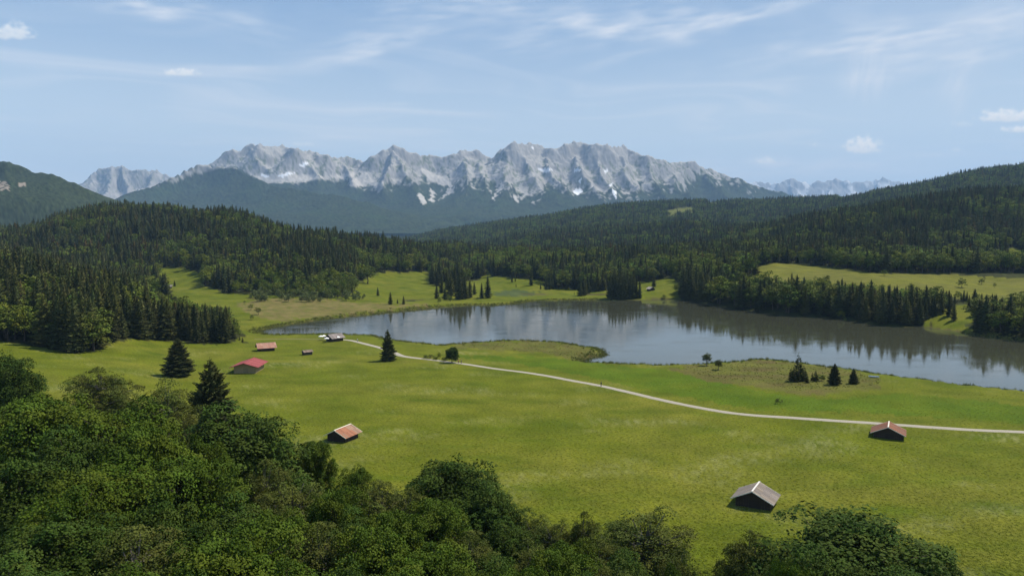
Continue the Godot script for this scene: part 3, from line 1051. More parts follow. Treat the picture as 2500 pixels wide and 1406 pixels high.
# returns [crown vertices, crown colours, trunk vertices]
func make_broadleaf(h: float, r: float, lobes: int, clumps: int, per: int, leaf: float, sd: int, base: Color, airy := 0.0, low := 0.30) -> Array:
	rng.seed = sd
	var tmpl := []
	for k in 7:
		tmpl.append(leaf_clump(per, leaf * (2.1 if per > 4 else 1.5), leaf, 0.55))
	var v := PackedVector3Array()
	var c := PackedColorArray()
	var tv := PackedVector3Array()
	var hc := h * lerpf(low, 1.0, 0.48)
	var vr := h * (1.0 - low) * 0.5
	var tr := 0.016 * h + 0.04
	var fork := Vector3(rng.randf_range(-0.3, 0.3), h * (low * 0.8 + 0.06), rng.randf_range(-0.3, 0.3))
	var topp := Vector3(rng.randf_range(-0.5, 0.5), h * 0.86, rng.randf_range(-0.5, 0.5))
	tube(tv, [Vector3(0, -0.9, 0), Vector3(fork.x * 0.3, h * 0.08, fork.z * 0.3), fork, fork.lerp(topp, 0.5), topp], [tr * 1.5, tr * 1.1, tr * 0.85, tr * 0.45, 0.03], 8 if per > 4 else 5)
	var ga := PI * (3.0 - sqrt(5.0))
	for i in lobes:
		# spread evenly over the dome, then shaken
		var t := (i + 0.5) / lobes
		var cy := 1.0 - 1.75 * t
		var rr := sqrt(maxf(0.0, 1.0 - cy * cy))
		var a := i * ga + rng.randf_range(-0.35, 0.35)
		var depth := rng.randf_range(0.50, 0.87)
		if i % 4 == 3:
			depth *= 0.55
		var ctr := Vector3(cos(a) * rr * r * depth, hc + cy * vr * depth, sin(a) * rr * r * depth)
		ctr += Vector3(rng.randf_range(-1, 1), rng.randf_range(-0.8, 0.8), rng.randf_range(-1, 1)) * r * 0.08
		var lr := r * rng.randf_range(0.16, 0.29) * (0.85 if airy > 0.0 else 1.0)
		if per > 4 and (i < 26 or airy > 0.0):
			var s := fork.lerp(topp, clampf((ctr.y - fork.y) / (h * 0.7), 0.0, 0.8))
			var m := s.lerp(ctr, 0.5) + Vector3(0, -0.06 * h * rng.randf(), 0)
			tube(tv, [s, m, ctr], [tr * 0.42, tr * 0.28, 0.03], 5)
		var tone := rng.randf_range(0.75, 1.25)
		var yel := rng.randf_range(0.88, 1.14)
		var n := int(clumps * rng.randf_range(0.7, 1.3))
		for k in n:
			var d := Vector3(rng.randfn(), rng.randfn() + 0.6, rng.randfn()).normalized()
			if airy > 0.0 and rng.randf() < airy:
				continue
			var pos := ctr + Vector3(d.x * lr * 1.12, d.y * lr * 0.82, d.z * lr * 1.12) * (rng.randf_range(0.70, 1.08))
			var up := (d + Vector3(0, 0.9, 0)).normalized()
			var x := up.cross(Vector3(rng.randfn(), rng.randfn(), rng.randfn())).normalized()
			var b := Basis(x, up, x.cross(up))
			var sc := rng.randf_range(0.8, 1.25)
			var tm: PackedVector3Array = tmpl[rng.randi() % 7]
			v.append_array(Transform3D(b.scaled(Vector3.ONE * sc), pos) * tm)
			var g := tone * rng.randf_range(0.88, 1.14)
			var cc := PackedColorArray()
			cc.resize(tm.size())
			cc.fill(Color(base.r * g * yel, base.g * g, base.b * g))
			c.append_array(cc)
	return [v, c, tv]

func whole_mesh(t: Array, bark: Color) -> ArrayMesh:
	var v: PackedVector3Array = t[0].duplicate()
	var c: PackedColorArray = t[1].duplicate()
	v.append_array(t[2])
	var cc := PackedColorArray()
	cc.resize(t[2].size())
	cc.fill(bark)
	c.append_array(cc)
	return flat_mesh(v, c)

func crown_mesh(t: Array) -> ArrayMesh:
	return flat_mesh(t[0], t[1])

func trunk_mesh(t: Array) -> ArrayMesh:
	return flat_mesh(t[2])

# one tree as a thing: trunk and crown
func tree(called: String, set_: Dictionary, where: Vector3, height: float, width: float, turn: float, tint: int, label: String, category: String, group := "") -> Node3D:
	var o := thing(called, where, turn)
	o.scale = Vector3(width / set_.r, height / set_.h, width / set_.r)
	part("trunk", set_.trunk, set_.bark, o)
	part("crown", set_.crown, set_.mats[tint % set_.mats.size()], o)
	tag(o, label, category, group)
	return o

func tints(m: StandardMaterial3D, list: Array) -> Array:
	var r := []
	for c in list:
		var k: StandardMaterial3D = m.duplicate()
		k.albedo_color = Color(c[0], c[1], c[2]).linear_to_srgb()
		r.append(k)
	return r

var S_near := []
var S_hero := []
var B_near := []
var B_hero := {}

func tree_set(t: Array, h: float, r: float, bark: Material, mats: Array) -> Dictionary:
	var cm := crown_mesh(t)
	if mats[0].backlight.r > 0.2:   # leafy: measure what was grown
		var bb := cm.get_aabb()
		h = bb.end.y
		r = (bb.size.x + bb.size.z) * 0.25 * 0.94
	return {"crown": cm, "trunk": trunk_mesh(t), "h": h, "r": r, "bark": bark, "mats": mats}

# ---------------------------------------------------------------- woods
func canopy_hidden_table() -> PackedFloat32Array:
	var vis := PackedFloat32Array()
	vis.resize(TC * TR)
	for i in TC:
		var m := -9.0
		var u := lerpf(UMIN, UMAX, float(i) / (TC - 1))
		for r in TR:
			vis[i * TR + r] = m
			var z := exp(lz0 + r * lzs)
			if z > 150.0:
				m = maxf(m, (table[i * TR + r] + (6.0 if z > 900.0 else 0.0) - CAM.y) / z)
	return vis

func build_woods() -> void:
	var sm := tints(M.spruce, [[1, 1, 1], [0.68, 0.70, 0.68], [1.3, 1.2, 0.95], [0.82, 0.9, 0.9]])
	var lm := tints(M.leaf, [[1, 1, 1], [0.75, 0.84, 0.7], [1.3, 1.2, 0.9], [0.95, 0.9, 1.0]])
	for k in 5:
		S_near.append(tree_set(make_spruce(24.0, 3.7 + 0.5 * (k % 3), 24, 9, 1, 100 + k), 24.0, 3.7 + 0.5 * (k % 3), M.bark, sm))
	for k in 4:
		B_near.append(tree_set(make_broadleaf(16.0, 5.6, 22, 26, 3, 0.62, 200 + k, Color(0.104, 0.132, 0.022), 0.0, 0.10), 16.0, 5.6, M.bark, lm))
	var mm_sets := {"s0": [], "s1": [], "b0": [], "b1": []}
	var bark := Color(0.06, 0.05, 0.04)
	for k in 4:
		mm_sets.s0.append([whole_mesh(make_spruce(24.0, 3.6 + 0.35 * k, 15, 7, 1, 300 + k), bark), []])
	for k in 3:
		mm_sets.s1.append([whole_mesh(make_spruce(24.0, 4.2 + 0.3 * k, 9, 6, 0, 320 + k), bark), []])
	for k in 4:
		mm_sets.b0.append([whole_mesh(make_broadleaf(16.0, 5.6, 16, 16, 3, 0.8, 340 + k, Color(0.104, 0.132, 0.022), 0.0, 0.10), bark), []])
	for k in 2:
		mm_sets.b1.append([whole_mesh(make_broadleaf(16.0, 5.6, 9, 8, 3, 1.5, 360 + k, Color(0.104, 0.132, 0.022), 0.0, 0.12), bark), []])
	rng.seed = 77
	var vis := canopy_hidden_table()
	var all_s := []
	var all_b := []
	var z := 262.0
	while z < 3900.0:
		var step := 5.4 + (z - 250.0) * 0.0034
		var x := -0.80 * z
		while x < 0.80 * z:
			var px := x + rng.randf_range(-0.48, 0.48) * step
			var pz := z + rng.randf_range(-0.48, 0.48) * step
			x += step
			var u := px / pz
			var roll := rng.randf()
			var roll2 := rng.randf()
			var gh := ground(px, -pz)
			var i := int(clampf((u - UMIN) / (UMAX - UMIN), 0.0, 0.999) * (TC - 1))
			var r := int(clampf((log(pz) - lz0) / lzs, 0.0, TR - 1.001))
			if (gh + 27.0 - CAM.y) / pz < vis[i * TR + r] - 0.004:
				continue
			var p := Vector3(px, gh, -pz)
			var q := to_px(p)
			var qj := q + Vector2(n_mid.get_noise_2d(px * 0.06, pz * 0.06) * 16.0, n_mid.get_noise_2d(px * 0.06 + 9.0, pz * 0.06) * 3.0) * clampf(500.0 / pz, 0.2, 1.0)
			var open := false
			for k in open_zones.size():
				if inside(open_zones[k], qj):
					open = true
					break
			if open:
				continue
			if pz < 800.0 and shore_distance(px, -pz) < 2.0:
				continue
			# how likely a broad-leaved tree is here
			var nb := n_big.get_noise_2d(px / 140.0 + 300.0, pz / 140.0)
			var chance := 0.20 + nb * 0.75
			var tall := 1.0
			if pz < 380.0 and q.x < 260.0:
				chance += 0.08
			elif pz > 640.0 and pz < 780.0 and q.x > 1860.0:
				chance += 0.5
			elif q.x > 560.0 and q.x < 900.0 and pz < 700.0:
				chance += 0.45
				tall = lerpf(0.45, 1.0, clampf((pz - 625.0) / 75.0, 0.0, 1.0))
			elif q.x > 1000.0 and q.x < 1900.0 and pz > 640.0 and pz < 1300.0:
				chance += 0.24
			elif q.x > 1650.0 and pz < 640.0:
				chance += 0.04
				tall = 1.2
			elif q.x > 1850.0 and pz > 860.0 and pz < 1500.0:
				chance -= 0.07
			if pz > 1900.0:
				chance += 0.36  # far ridges: more light green crowns, haze paleness put into the tree colour
			var gap := n_mid.get_noise_2d(px / 22.0, pz / 22.0 + 60.0)
			if gap < -0.46:
				continue
			# the bank of the lake carries no tree that would hide the terrace meadow above it
			var most := 99.0
			if q.x > 1690.0 and pz < 640.0:
				most = (CAM.y - (along([1690, 632, 1760, 650, 1850, 668, 2000, 680, 2200, 692, 2350, 704, 2500, 718, 2900, 740], q.x) - 590.0) * pz / F) - gh
				most *= rng.randf_range(0.55, 1.02) * (1.28 if rng.randf() < 0.16 else 1.0)
				if most < 5.0:
					continue
			# nor does the wood above the barn hide the clearing behind it
			if q.x > 250.0 and q.x < 610.0 and pz < 600.0:
				most = (CAM.y - (along([250, 615, 300, 632, 345, 655, 375, 705, 425, 718, 480, 738, 610, 748], q.x) - 590.0) * pz / F) - gh
				most *= rng.randf_range(0.7, 1.04)
				if most < 4.0:
					continue
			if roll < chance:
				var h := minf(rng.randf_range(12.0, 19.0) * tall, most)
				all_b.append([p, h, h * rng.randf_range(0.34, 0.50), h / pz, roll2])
			else:
				var h := lerpf(9.0, 23.0, sqrt(rng.randf())) * tall * (1.0 + 0.12 * n_mid.get_noise_2d(px / 40.0, pz / 40.0))
				if roll2 < 0.12:
					h *= 0.6
				h = minf(h, most)
				if pz > 1800.0:
					h *= 1.1
				all_s.append([p, h, h * rng.randf_range(0.21, 0.32), h / pz, roll2])
		z += step
	print("spruces ", all_s.size(), " broadleaves ", all_b.size())
	# how much of each tree shows: walk outwards and keep the highest top in every direction
	var both := all_s + all_b
	both.sort_custom(func(a, b): return a[0].z > b[0].z)
	var sky_top := PackedFloat32Array()
	sky_top.resize(700)
	sky_top.fill(2000.0)
	for t in both:
		var foot := to_px(t[0])
		var top := to_px(t[0] + Vector3(0, t[1], 0))
		var half: float = t[2] * F / -t[0].z
		var b0 := clampi(int((foot.x - half * 0.6) / 4.0) + 30, 0, 699)
		var b1 := clampi(int((foot.x + half * 0.6) / 4.0) + 30, 0, 699)
		var shown := 0.0
		for b in range(b0, b1 + 1):
			shown += maxf(0.0, minf(foot.y, sky_top[b]) - lerpf(top.y, foot.y, 0.25))
			sky_top[b] = minf(sky_top[b], lerpf(top.y, foot.y, 0.2))
		t[3] = shown * 4.0 if foot.x > -10.0 and foot.x < 2510.0 else 0.0
	all_s.sort_custom(func(a, b): return a[3] > b[3])
	all_b.sort_custom(func(a, b): return a[3] > b[3])
	for n in all_s.size():
		var t: Array = all_s[n]
		if n < 255:
			var d := wood_name(t[0], "spruce")
			tree("spruce_tree", S_near[rng.randi() % 5], t[0], t[1], t[2], rng.randf() * TAU, rng.randi(), d[0], "tree", d[1])
		else:
			var key := "s0" if -t[0].z < 1250.0 else "s1"
			mm_sets[key][n % mm_sets[key].size()][1].append([t, 24.0, 3.9, 0])
	for n in all_b.size():
		var t: Array = all_b[n]
		if n < 215:
			var d := wood_name(t[0], "leafy tree")
			tree("leafy_tree", B_near[rng.randi() % 4], t[0], t[1], t[2], rng.randf() * TAU, rng.randi(), d[0], "tree", d[1])
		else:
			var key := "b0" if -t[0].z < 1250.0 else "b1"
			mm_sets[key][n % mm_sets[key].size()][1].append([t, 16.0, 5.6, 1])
	var conifers := Node3D.new()
	conifers.name = "spruce_forest"
	add_child(conifers)
	tag(conifers, "dense dark spruce forest covering the hills round the lake and beyond", "forest", "", "stuff")
	var leafy := Node3D.new()
	leafy.name = "leafy_woods"
	add_child(leafy)
	tag(leafy, "lighter green broad-leaved trees scattered through the dark forest", "forest", "", "stuff")
	for key in mm_sets:
		for s in mm_sets[key]:
			var list: Array = s[1]
			if list.is_empty():
				continue
			var mm := MultiMesh.new()
			mm.transform_format = MultiMesh.TRANSFORM_3D
			mm.use_colors = true
			mm.mesh = s[0]
			mm.instance_count = list.size()
			for n in list.size():
				var t: Array = list[n][0]
				var sy: float = t[1] / list[n][1]
				var sx: float = t[2] / list[n][2]
				mm.set_instance_transform(n, Transform3D(Basis(Vector3.UP, rng.randf() * TAU).scaled(Vector3(sx, sy, sx)), t[0] - Vector3(0, 0.3, 0)))
				var g := rng.randf_range(0.55, 1.45) if list[n][3] == 0 else rng.randf_range(0.7, 1.5)
				var warm := rng.randf_range(0.84, 1.2)
				if list[n][3] == 0 and rng.randf() < 0.035:
					warm = 1.6
				mm.set_instance_color(n, Color(g * warm, g, g * rng.randf_range(0.85, 1.1)))
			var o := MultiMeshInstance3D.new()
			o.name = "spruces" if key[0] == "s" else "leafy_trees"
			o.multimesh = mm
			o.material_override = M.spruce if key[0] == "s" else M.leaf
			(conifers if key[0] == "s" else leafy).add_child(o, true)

func wood_name(p: Vector3, what: String) -> Array:
	var look := "tall dark " if what == "spruce" else "rounded green "
	var q := to_px(p)
	if -p.z < 560.0 and q.x < 620.0:
		return [look + what + " in the wood bordering the meadow above the red-roofed barn", what + "s of the wood above the barn"]
	if q.x > 1640.0 and -p.z < 620.0:
		return [look + what + " in the wood on the lake bank below the terrace meadow", what + "s on the wooded lake bank"]
	if q.x > 1640.0:
		return [look + what + " in the forest behind the terrace meadow", what + "s behind the terrace meadow"]
	if q.x < 1000.0:
		return [look + what + " at the foot of the wooded hill behind the marsh", what + "s at the foot of the wooded hill"]
	return [look + what + " in the forest beyond the lake's far shore meadow", what + "s beyond the far shore meadow"]

# ---------------------------------------------------------------- single trees and the trees on the near slope
func lone(kind: String, px: float, py: float, hpx: float, wide: float, label: String, group := "", set_k := -1) -> Node3D:
	var p := hit(px, py)
	var h := hpx * -p.z / F
	var s: Dictionary
	var cat := "tree"
	var called := "spruce_tree"
	if kind == "s":
		s = S_near[(set_k if set_k >= 0 else rng.randi()) % S_near.size()]
	elif kind == "h":
		s = S_hero[(set_k if set_k >= 0 else rng.randi()) % S_hero.size()]
	elif kind == "b":
		s = B_near[rng.randi() % B_near.size()]
		called = "leafy_tree"
	elif kind == "u":
		s = B_hero.bush[rng.randi() % 2]
		called = "shrub"
		cat = "shrub"
	else:
		s = B_hero[kind][rng.randi() % B_hero[kind].size()]
		called = "leafy_tree"
	return tree(called, s, p, h, h * wide, rng.randf() * TAU, rng.randi(), label, cat, group)

func build_near_trees() -> void:
	var sm := tints(M.spruce, [[1, 1, 1], [0.9, 0.9, 0.9]])
	S_hero = [
		tree_set(make_spruce(21.0, 5.6, 30, 11, 2, 501, 0.05, 0.10), 21.0, 5.6, M.bark, sm),
		tree_set(make_spruce(21.0, 5.0, 26, 10, 2, 502, 0.10, 0.04), 21.0, 5.0, M.bark, sm),
		tree_set(make_spruce(16.0, 3.2, 22, 8, 2, 503, 0.28, 0.03), 16.0, 3.2, M.bark, sm),
	]
	var green := tints(M.leaf, [[1, 1, 1]])
	var dark := Color(0.040, 0.066, 0.011)
	var bright := Color(0.066, 0.098, 0.011)
	var olive := Color(0.080, 0.096, 0.020)
	B_hero.dense = [
		tree_set(make_broadleaf(19.0, 7.0, 112, 40, 11, 0.27, 601, dark, 0.0, 0.24), 19.0, 7.0, M.bark, green),
		tree_set(make_broadleaf(19.0, 7.0, 104, 42, 11, 0.26, 602, dark * 1.12, 0.0, 0.22), 19.0, 7.0, M.bark, green)]
	B_hero.bright = [
		tree_set(make_broadleaf(18.0, 6.4, 100, 42, 11, 0.25, 611, bright, 0.05, 0.22), 18.0, 6.4, M.bark, green),
		tree_set(make_broadleaf(18.0, 6.4, 108, 40, 11, 0.24, 612, bright * 0.9, 0.03, 0.20), 18.0, 6.4, M.bark, green)]
	B_hero.airy = [
		tree_set(make_broadleaf(17.0, 5.4, 108, 38, 12, 0.17, 621, olive, 0.12, 0.18), 17.0, 5.4, M.bark_pale, green),
		tree_set(make_broadleaf(17.0, 5.4, 104, 40, 12, 0.165, 622, olive * 0.92, 0.16, 0.22), 17.0, 5.4, M.bark_pale, green)]
	B_hero.round = [tree_set(make_broadleaf(9.0, 3.6, 60, 30, 9, 0.30, 641, dark, 0.0, 0.0), 9.0, 3.6, M.bark, green)]
	B_hero.bush = [
		tree_set(make_broadleaf(4.0, 2.3, 16, 22, 6, 0.22, 631, bright, 0.0, 0.0), 4.0, 2.3, M.bark, green),
		tree_set(make_broadleaf(4.0, 2.6, 14, 22, 6, 0.20, 632, olive, 0.1, 0.0), 4.0, 2.6, M.bark, green)]
	rng.seed = 4242
	# single trees on the meadows
	lone("h", 947, 881, 80, 0.30, "lone broad spruce standing beside the gravel path by the lake", "", 1)
	lone("h", 434, 918, 96, 0.45, "wide spreading spruce on the open meadow slope near the red-roofed barn", "", 0)
	var hs := at_depth(513, 872, 148.0)
	var g := ground(hs.x, hs.z)
	tree("spruce_tree", S_hero[0], Vector3(hs.x, g, hs.z), hs.y - g, 7.4, 0.6, 0, "tall open-branched spruce rising out of the near leafy trees before the red-roofed barn", "tree")
	lone("round", 1103, 886, 40, 0.44, "small round dark tree growing beside the gravel path")
	lone("b", 1072, 879, 20, 0.35, "slim young tree in the bushes next to the round path tree")
	for a in [[1040, 876, 10], [1052, 877, 12], [1063, 879, 9], [1086, 882, 11]]:
		lone("u", a[0], a[1], a[2], 0.8, "low shrub in the row beside the gravel path", "shrubs by the path")
	lone("airy", 1726, 893, 32, 0.40, "thin airy young tree on the brown lake-side bank")
	lone("airy", 1755, 903, 27, 0.42, "small sparse tree next to the airy young tree on the bank")
	lone("h", 1950, 931, 74, 0.22, "slender tall open spruce on the brown bank by the lake", "", 2)
	for a in [[1932, 930, 36], [1941, 932, 46], [1963, 931, 44], [1971, 935, 24], [1992, 931, 30], [1984, 929, 20]]:
		lone("h", a[0], a[1], a[2], 0.27, "short bushy spruce clustered round the slender tall spruce on the bank", "spruces round the tall bank spruce", 2)
	lone("u", 2006, 930, 16, 0.7, "pale shrub beside the spruce cluster on the brown bank")
	lone("h", 2038, 940, 55, 0.34, "conical spruce with bare stem on the brown bank near the boat", "", 0)
	lone("h", 2085, 937, 40, 0.36, "small conical spruce on the bank next to the moored boat", "", 1)
	lone("u", 1900, 986, 14, 0.75, "single small round bush in the green meadow before the bank")
	# the far shore
	for a in [[922, 722, 22], [953, 743, 32], [985, 743, 22], [970, 741, 12]]:
		lone("s", a[0], a[1], a[2], 0.26, "small lone spruce on the marshy meadow across the lake", "small spruces on the marsh")
	for a in [[612, 757, 15], [630, 768, 18], [614, 781, 13], [596, 742, 8]]:
		lone("b", a[0], a[1], a[2], 0.55, "round bush on the brown marsh at the lake's end", "bushes on the marsh")
	for a in [[1068, 698, 44], [1066, 729, 36], [1086, 731, 34], [1100, 723, 60], [1110, 714, 64], [1121, 731, 74], [1135, 729, 58], [1147, 726, 46], [1158, 719, 32], [1078, 715, 40], [1128, 712, 62], [1092, 708, 52]]:
		lone("s", a[0], a[1], a[2], 0.25, "dark spruce in the clump on the far shore meadow", "spruces of the far shore clump")
	lone("s", 1191, 728, 56, 0.24, "stout pointed spruce next to the clump on the far shore")
	lone("s", 1176, 727, 38, 0.22, "smaller spruce leaning on the stout pointed spruce of the far shore")
	for a in [[1250, 689, 22], [1258, 687, 14], [1260, 701, 10], [1297, 697, 46], [1402, 720, 8], [1320, 706, 18]]:
		lone("s", a[0], a[1], a[2], 0.17, "slim lone spruce on the far shore meadow before the forest", "lone spruces on the far shore meadow")
	for a in [[1334, 708, 38], [1341, 707, 44], [1348, 706, 36]]:
		lone("s", a[0], a[1], a[2], 0.19, "spruce in the small pointed trio on the far shore", "trio of spruces on the far shore")
	for a in [[1416, 723, 46], [1424, 722, 50], [1436, 717, 44], [1430, 720, 38]]:
		lone("s", a[0], a[1], a[2], 0.22, "spruce in the small group close to the far shore water", "group of spruces near the far shore")
	for a in [[1488, 728, 58], [1496, 730, 64], [1504, 730, 66], [1512, 730, 62], [1520, 731, 62], [1528, 730, 60], [1536, 730, 54], [1545, 729, 52], [1554, 728, 50], [1562, 728, 46], [1500, 716, 62], [1516, 714, 60], [1532, 712, 56], [1548, 714, 50], [1492, 718, 60], [1524, 718, 58], [1540, 720, 54]]:
		lone("s", a[0], a[1], a[2], 0.19, "spruce in the dark wall of trees at the far water's edge", "spruces of the dark shore wall")
	lone("s", 1597, 700, 32, 0.26, "spruce standing just behind the small dark hut across the lake")
	lone("b", 1656, 718, 28, 0.40, "pale leafy tree on the bathing meadow by the far hut")
	lone("b", 1676, 710, 30, 0.40, "leafy tree at the wood's edge by the bathing meadow")
	lone("b", 1622, 729, 10, 0.8, "dark bush on the sandy edge of the bathing meadow")
	for a in [[2330, 782, 50], [2318, 772, 56], [2300, 766, 62], [2368, 752, 34], [2282, 770, 50]]:
		lone("s", a[0], a[1], a[2], 0.20, "spruce on the grassy bathing place at the lake bank", "spruces on the bathing place")
	lone("b", 2054, 779, 22, 0.5, "bright leafy bush in the gap of the wooded lake bank")
	lone("b", 2160, 673, 15, 0.62, "single round bush on the terrace meadow's far edge")
	for a in [[2398, 694, 15], [2430, 702, 12], [2350, 702, 24]]:
		lone("b", a[0], a[1], a[2], 0.5, "small scattered tree on the terrace meadow above the lake", "scattered trees on the terrace meadow")
	lone("s", 425, 699, 15, 0.28, "tiny spruce beside the grey hut in the forest clearing")
	lone("b", 897, 693, 46, 0.52, "large round leafy tree at the corner of the green meadow across the lake")
	B_hero.pale = [tree_set(make_broadleaf(7.0, 2.8, 18, 16, 4, 0.5, 651, Color(0.15, 0.17, 0.06), 0.1, 0.02), 7.0, 2.8, M.bark_pale, green)]
	rng.seed = 815
	for k in 60:
		lone("pale", rng.randf_range(610, 890), rng.randf_range(720, 739), rng.randf_range(8, 22), 0.42, "pale willow shrub along the marsh's wooded edge", "willow shrubs along the marsh")
	for k in 12:
		lone("b", rng.randf_range(1060, 1110), rng.randf_range(728, 740), rng.randf_range(6, 12), 0.5, "low shrub at the foot of the far shore clump", "shrubs at the far shore clump")
	# the slope below the camera: photo x, photo y of the top, distance, crown width in photo pixels
	var slope := [
		["dense", 15, 850, 138, 130], ["airy", 245, 893, 132, 150], ["airy", 400, 922, 118, 165], ["dense", 575, 978, 96, 290],
		["bright", 90, 972, 88, 260], ["bright", 285, 975, 84, 260], ["bright", 768, 1076, 104, 92], ["bright", 866, 1136, 96, 100], ["dense", 1105, 1104, 86, 215], ["dense", 1195, 1165, 82, 170],
		["airy", 720, 1163, 82, 190], ["airy", 925, 1166, 80, 170], ["bright", 1062, 1222, 70, 170], ["dense", 1245, 1262, 72, 150], ["airy", 1350, 1262, 77, 120], ["airy", 1422, 1246, 75, 78],
		["airy", 1572, 1234, 70, 240], ["airy", 1828, 1287, 66, 150], ["dense", 2100, 1240, 62, 420], ["dense", 2290, 1318, 63, 160],
		["dense", 50, 1090, 62, 260], ["bright", 245, 1110, 64, 270], ["bright", 430, 1120, 68, 260], ["dense", 560, 1205, 62, 230],
		["dense", 130, 1245, 49, 300], ["airy", 340, 1285, 48, 300], ["bright", 565, 1300, 47, 300], ["airy", 770, 1268, 56, 220], ["bright", 905, 1290, 54, 210],
		["airy", 640, 1120, 84, 130], ["bright", 1050, 1330, 52, 220], ["dense", 1215, 1345, 55, 180], ["bright", 1370, 1345, 57, 170], ["bright", 720, 1385, 42, 260], ["airy", 1490, 1360, 57, 140], ["dense", 20, 1360, 41, 300], ["airy", 1745, 1388, 54, 90], ["bright", 500, 1060, 86, 120], ["dense", 480, 1395, 42, 260], ["bright", 250, 1400, 40, 280], ["bright", 980, 1400, 46, 220], ["airy", 1000, 1190, 76, 110], ["bright", 820, 1195, 74, 140], ["bright", 1640, 1385, 58, 110], ["bright", 1930, 1370, 54, 110], ["dense", 170, 1035, 74, 220], ["bright", 350, 1040, 76, 200], ["airy", 650, 1200, 72, 170], ["bright", 690, 1260, 60, 200], ["dense", 850, 1240, 66, 170], ["bright", 960, 1250, 64, 160], ["airy", 1140, 1290, 62, 170], ["dense", 380, 1195, 58, 200], ["bright", 170, 1170, 56, 220], ["airy", 1300, 1320, 62, 150], ["bright", 1110, 1385, 48, 180], ["dense", 840, 1360, 47, 200], ["airy", 620, 1400, 42, 220], ["bright", 1260, 1395, 50, 170], ["dense", 1420, 1395, 53, 140], ["airy", 1560, 1395, 54, 150], ["dense", 2010, 1330, 56, 240], ["airy", 1850, 1375, 55, 130], ["dense", 2200, 1370, 55, 240], ["airy", 1470, 1290, 66, 130], ["bright", 1400, 1310, 64, 140], ["airy", 1300, 1250, 80, 110], ["dense", 1530, 1330, 60, 160], ["airy", 1660, 1330, 62, 110]]
	var lbl := {
		"dense": ["dense dark green leafy tree crowding the near slope", "dark leafy trees on the near slope"],
		"bright": ["fresh green large-leaved tree crowding the near slope", "fresh green trees on the near slope"],
		"airy": ["airy olive-green tree with thin leaves on the near slope", "airy trees on the near slope"]}
	var own := {
		3: "big rounded dark tree on the near slope in front of the tall open spruce",
		1: "thin airy tree with bare twigs at the top edge of the near slope",
		0: "dark tree at the slope's edge under the wood above the meadow",
		18: "broad dense dark tree standing below the grey-roofed hay barn",
		16: "tall airy tree with visible branches between the dark broad tree and the near thicket",
		8: "dark rounded tree standing highest at the thicket's meadow edge",
		2: "airy tree between the tall open spruce and the bare-twigged tree",
		5: "fresh green tree just below the two airy trees on the slope",
		7: "low green tree at the thicket's edge next to the small green tree",
		9: "dark tree leaning out beside the highest dark tree at the meadow edge",
		15: "narrow slim tree at the meadow edge of the near thicket",
		17: "airy olive tree touching the broad dark tree below the grey-roofed barn",
		19: "smaller dark tree joined to the side of the broad dark tree",
		6: "small green tree growing next to the brown-roofed hay barn's meadow"}
	for n in slope.size():
		var a: Array = slope[n]
		var top := at_depth(a[1], a[2], a[3])
		var gy := ground(top.x, top.z)
		var h := top.y - gy
		var w: float = a[4] * 0.5 * a[3] / F * 1.24
		var sets: Array = B_hero[a[0]]
		var o := tree("leafy_tree", sets[n % sets.size()], Vector3(top.x, gy, top.z), h * 1.0, w, rng.randf() * TAU, 0, own.get(n, lbl[a[0]][0]), "tree", "" if own.has(n) else lbl[a[0]][1])
		o.scale.y = h / sets[n % sets.size()].h

# ---------------------------------------------------------------- reeds
func build_shore_plants() -> void:
	rng.seed = 99
	var v := PackedVector3Array()
	var c := PackedColorArray()
	for k in 16:
		var a := rng.randf() * TAU
		var d := rng.randf() * 0.55
		var o := Vector3(cos(a) * d, 0, sin(a) * d)
		var l := Vector3(rng.randf_range(-0.3, 0.3), rng.randf_range(0.6, 1.15), rng.randf_range(-0.3, 0.3))
		var w := Vector3(sin(a * 3.0), 0, cos(a * 3.0)) * 0.05
		v.append(o - w); v.append(o + w); v.append(o + l)
		var g := rng.randf_range(0.8, 1.2)
		for q in 3:
			c.append(Color(g, g, g))
	var m := flat_mesh(v, c)
	var list := []
	var n := shore.size()
	for k in 26000:
		var i := rng.randi() % n
		var a := shore[i]
		var b := shore[(i + 1) % n]
		if rng.randf() > a.distance_to(b) / 60.0:
			continue
		var p := a.lerp(b, rng.randf()) + Vector2(rng.randfn() * 2.6, rng.randfn() * 2.6)
		var h := ground(p.x, p.y)
		if h < -0.35 or -p.y > 660.0:
			continue
		if -p.y > 400.0 and p.x > 90.0:
			continue
		list.append([Vector3(p.x, h - 0.05, p.y), rng.randf_range(0.6, 1.25)])
	for k in 5000:
		var px := rng.randf_range(1080, 2160)
		var py := rng.randf_range(832, 965)
		var q := Vector2(px, py)
		if not (inside(z_reed, q) or inside(z_penin, q)):
			continue
		var d := ray(px, py)
		var p := CAM + d * (-(CAM.y - 0.8) / d.y)
		var h := ground(p.x, p.z)
		if h < -0.1:
			continue
		list.append([Vector3(p.x, h - 0.05, p.z), rng.randf_range(0.25, 0.5)])
	var mm := MultiMesh.new()
	mm.transform_format = MultiMesh.TRANSFORM_3D
	mm.use_colors = true
	mm.mesh = m
	mm.instance_count = list.size()
	for k in list.size():
		var s: float = list[k][1]
		mm.set_instance_transform(k, Transform3D(Basis(Vector3.UP, rng.randf() * TAU).scaled(Vector3(s * 1.4, s, s * 1.4)), list[k][0]))
		var g := rng.randf_range(0.85, 1.25)
		var dry := rng.randf() * 0.6
		mm.set_instance_color(k, Color(lerpf(0.14, 0.22, dry) * g, lerpf(0.165, 0.18, dry) * g, lerpf(0.03, 0.07, dry) * g))
	var o := MultiMeshInstance3D.new()
	o.name = "reeds"
	o.multimesh = mm
	o.material_override = M.leaf
	add_child(o)
	tag(o, "green and brown reeds lining the shores of the lake", "reeds", "", "stuff")

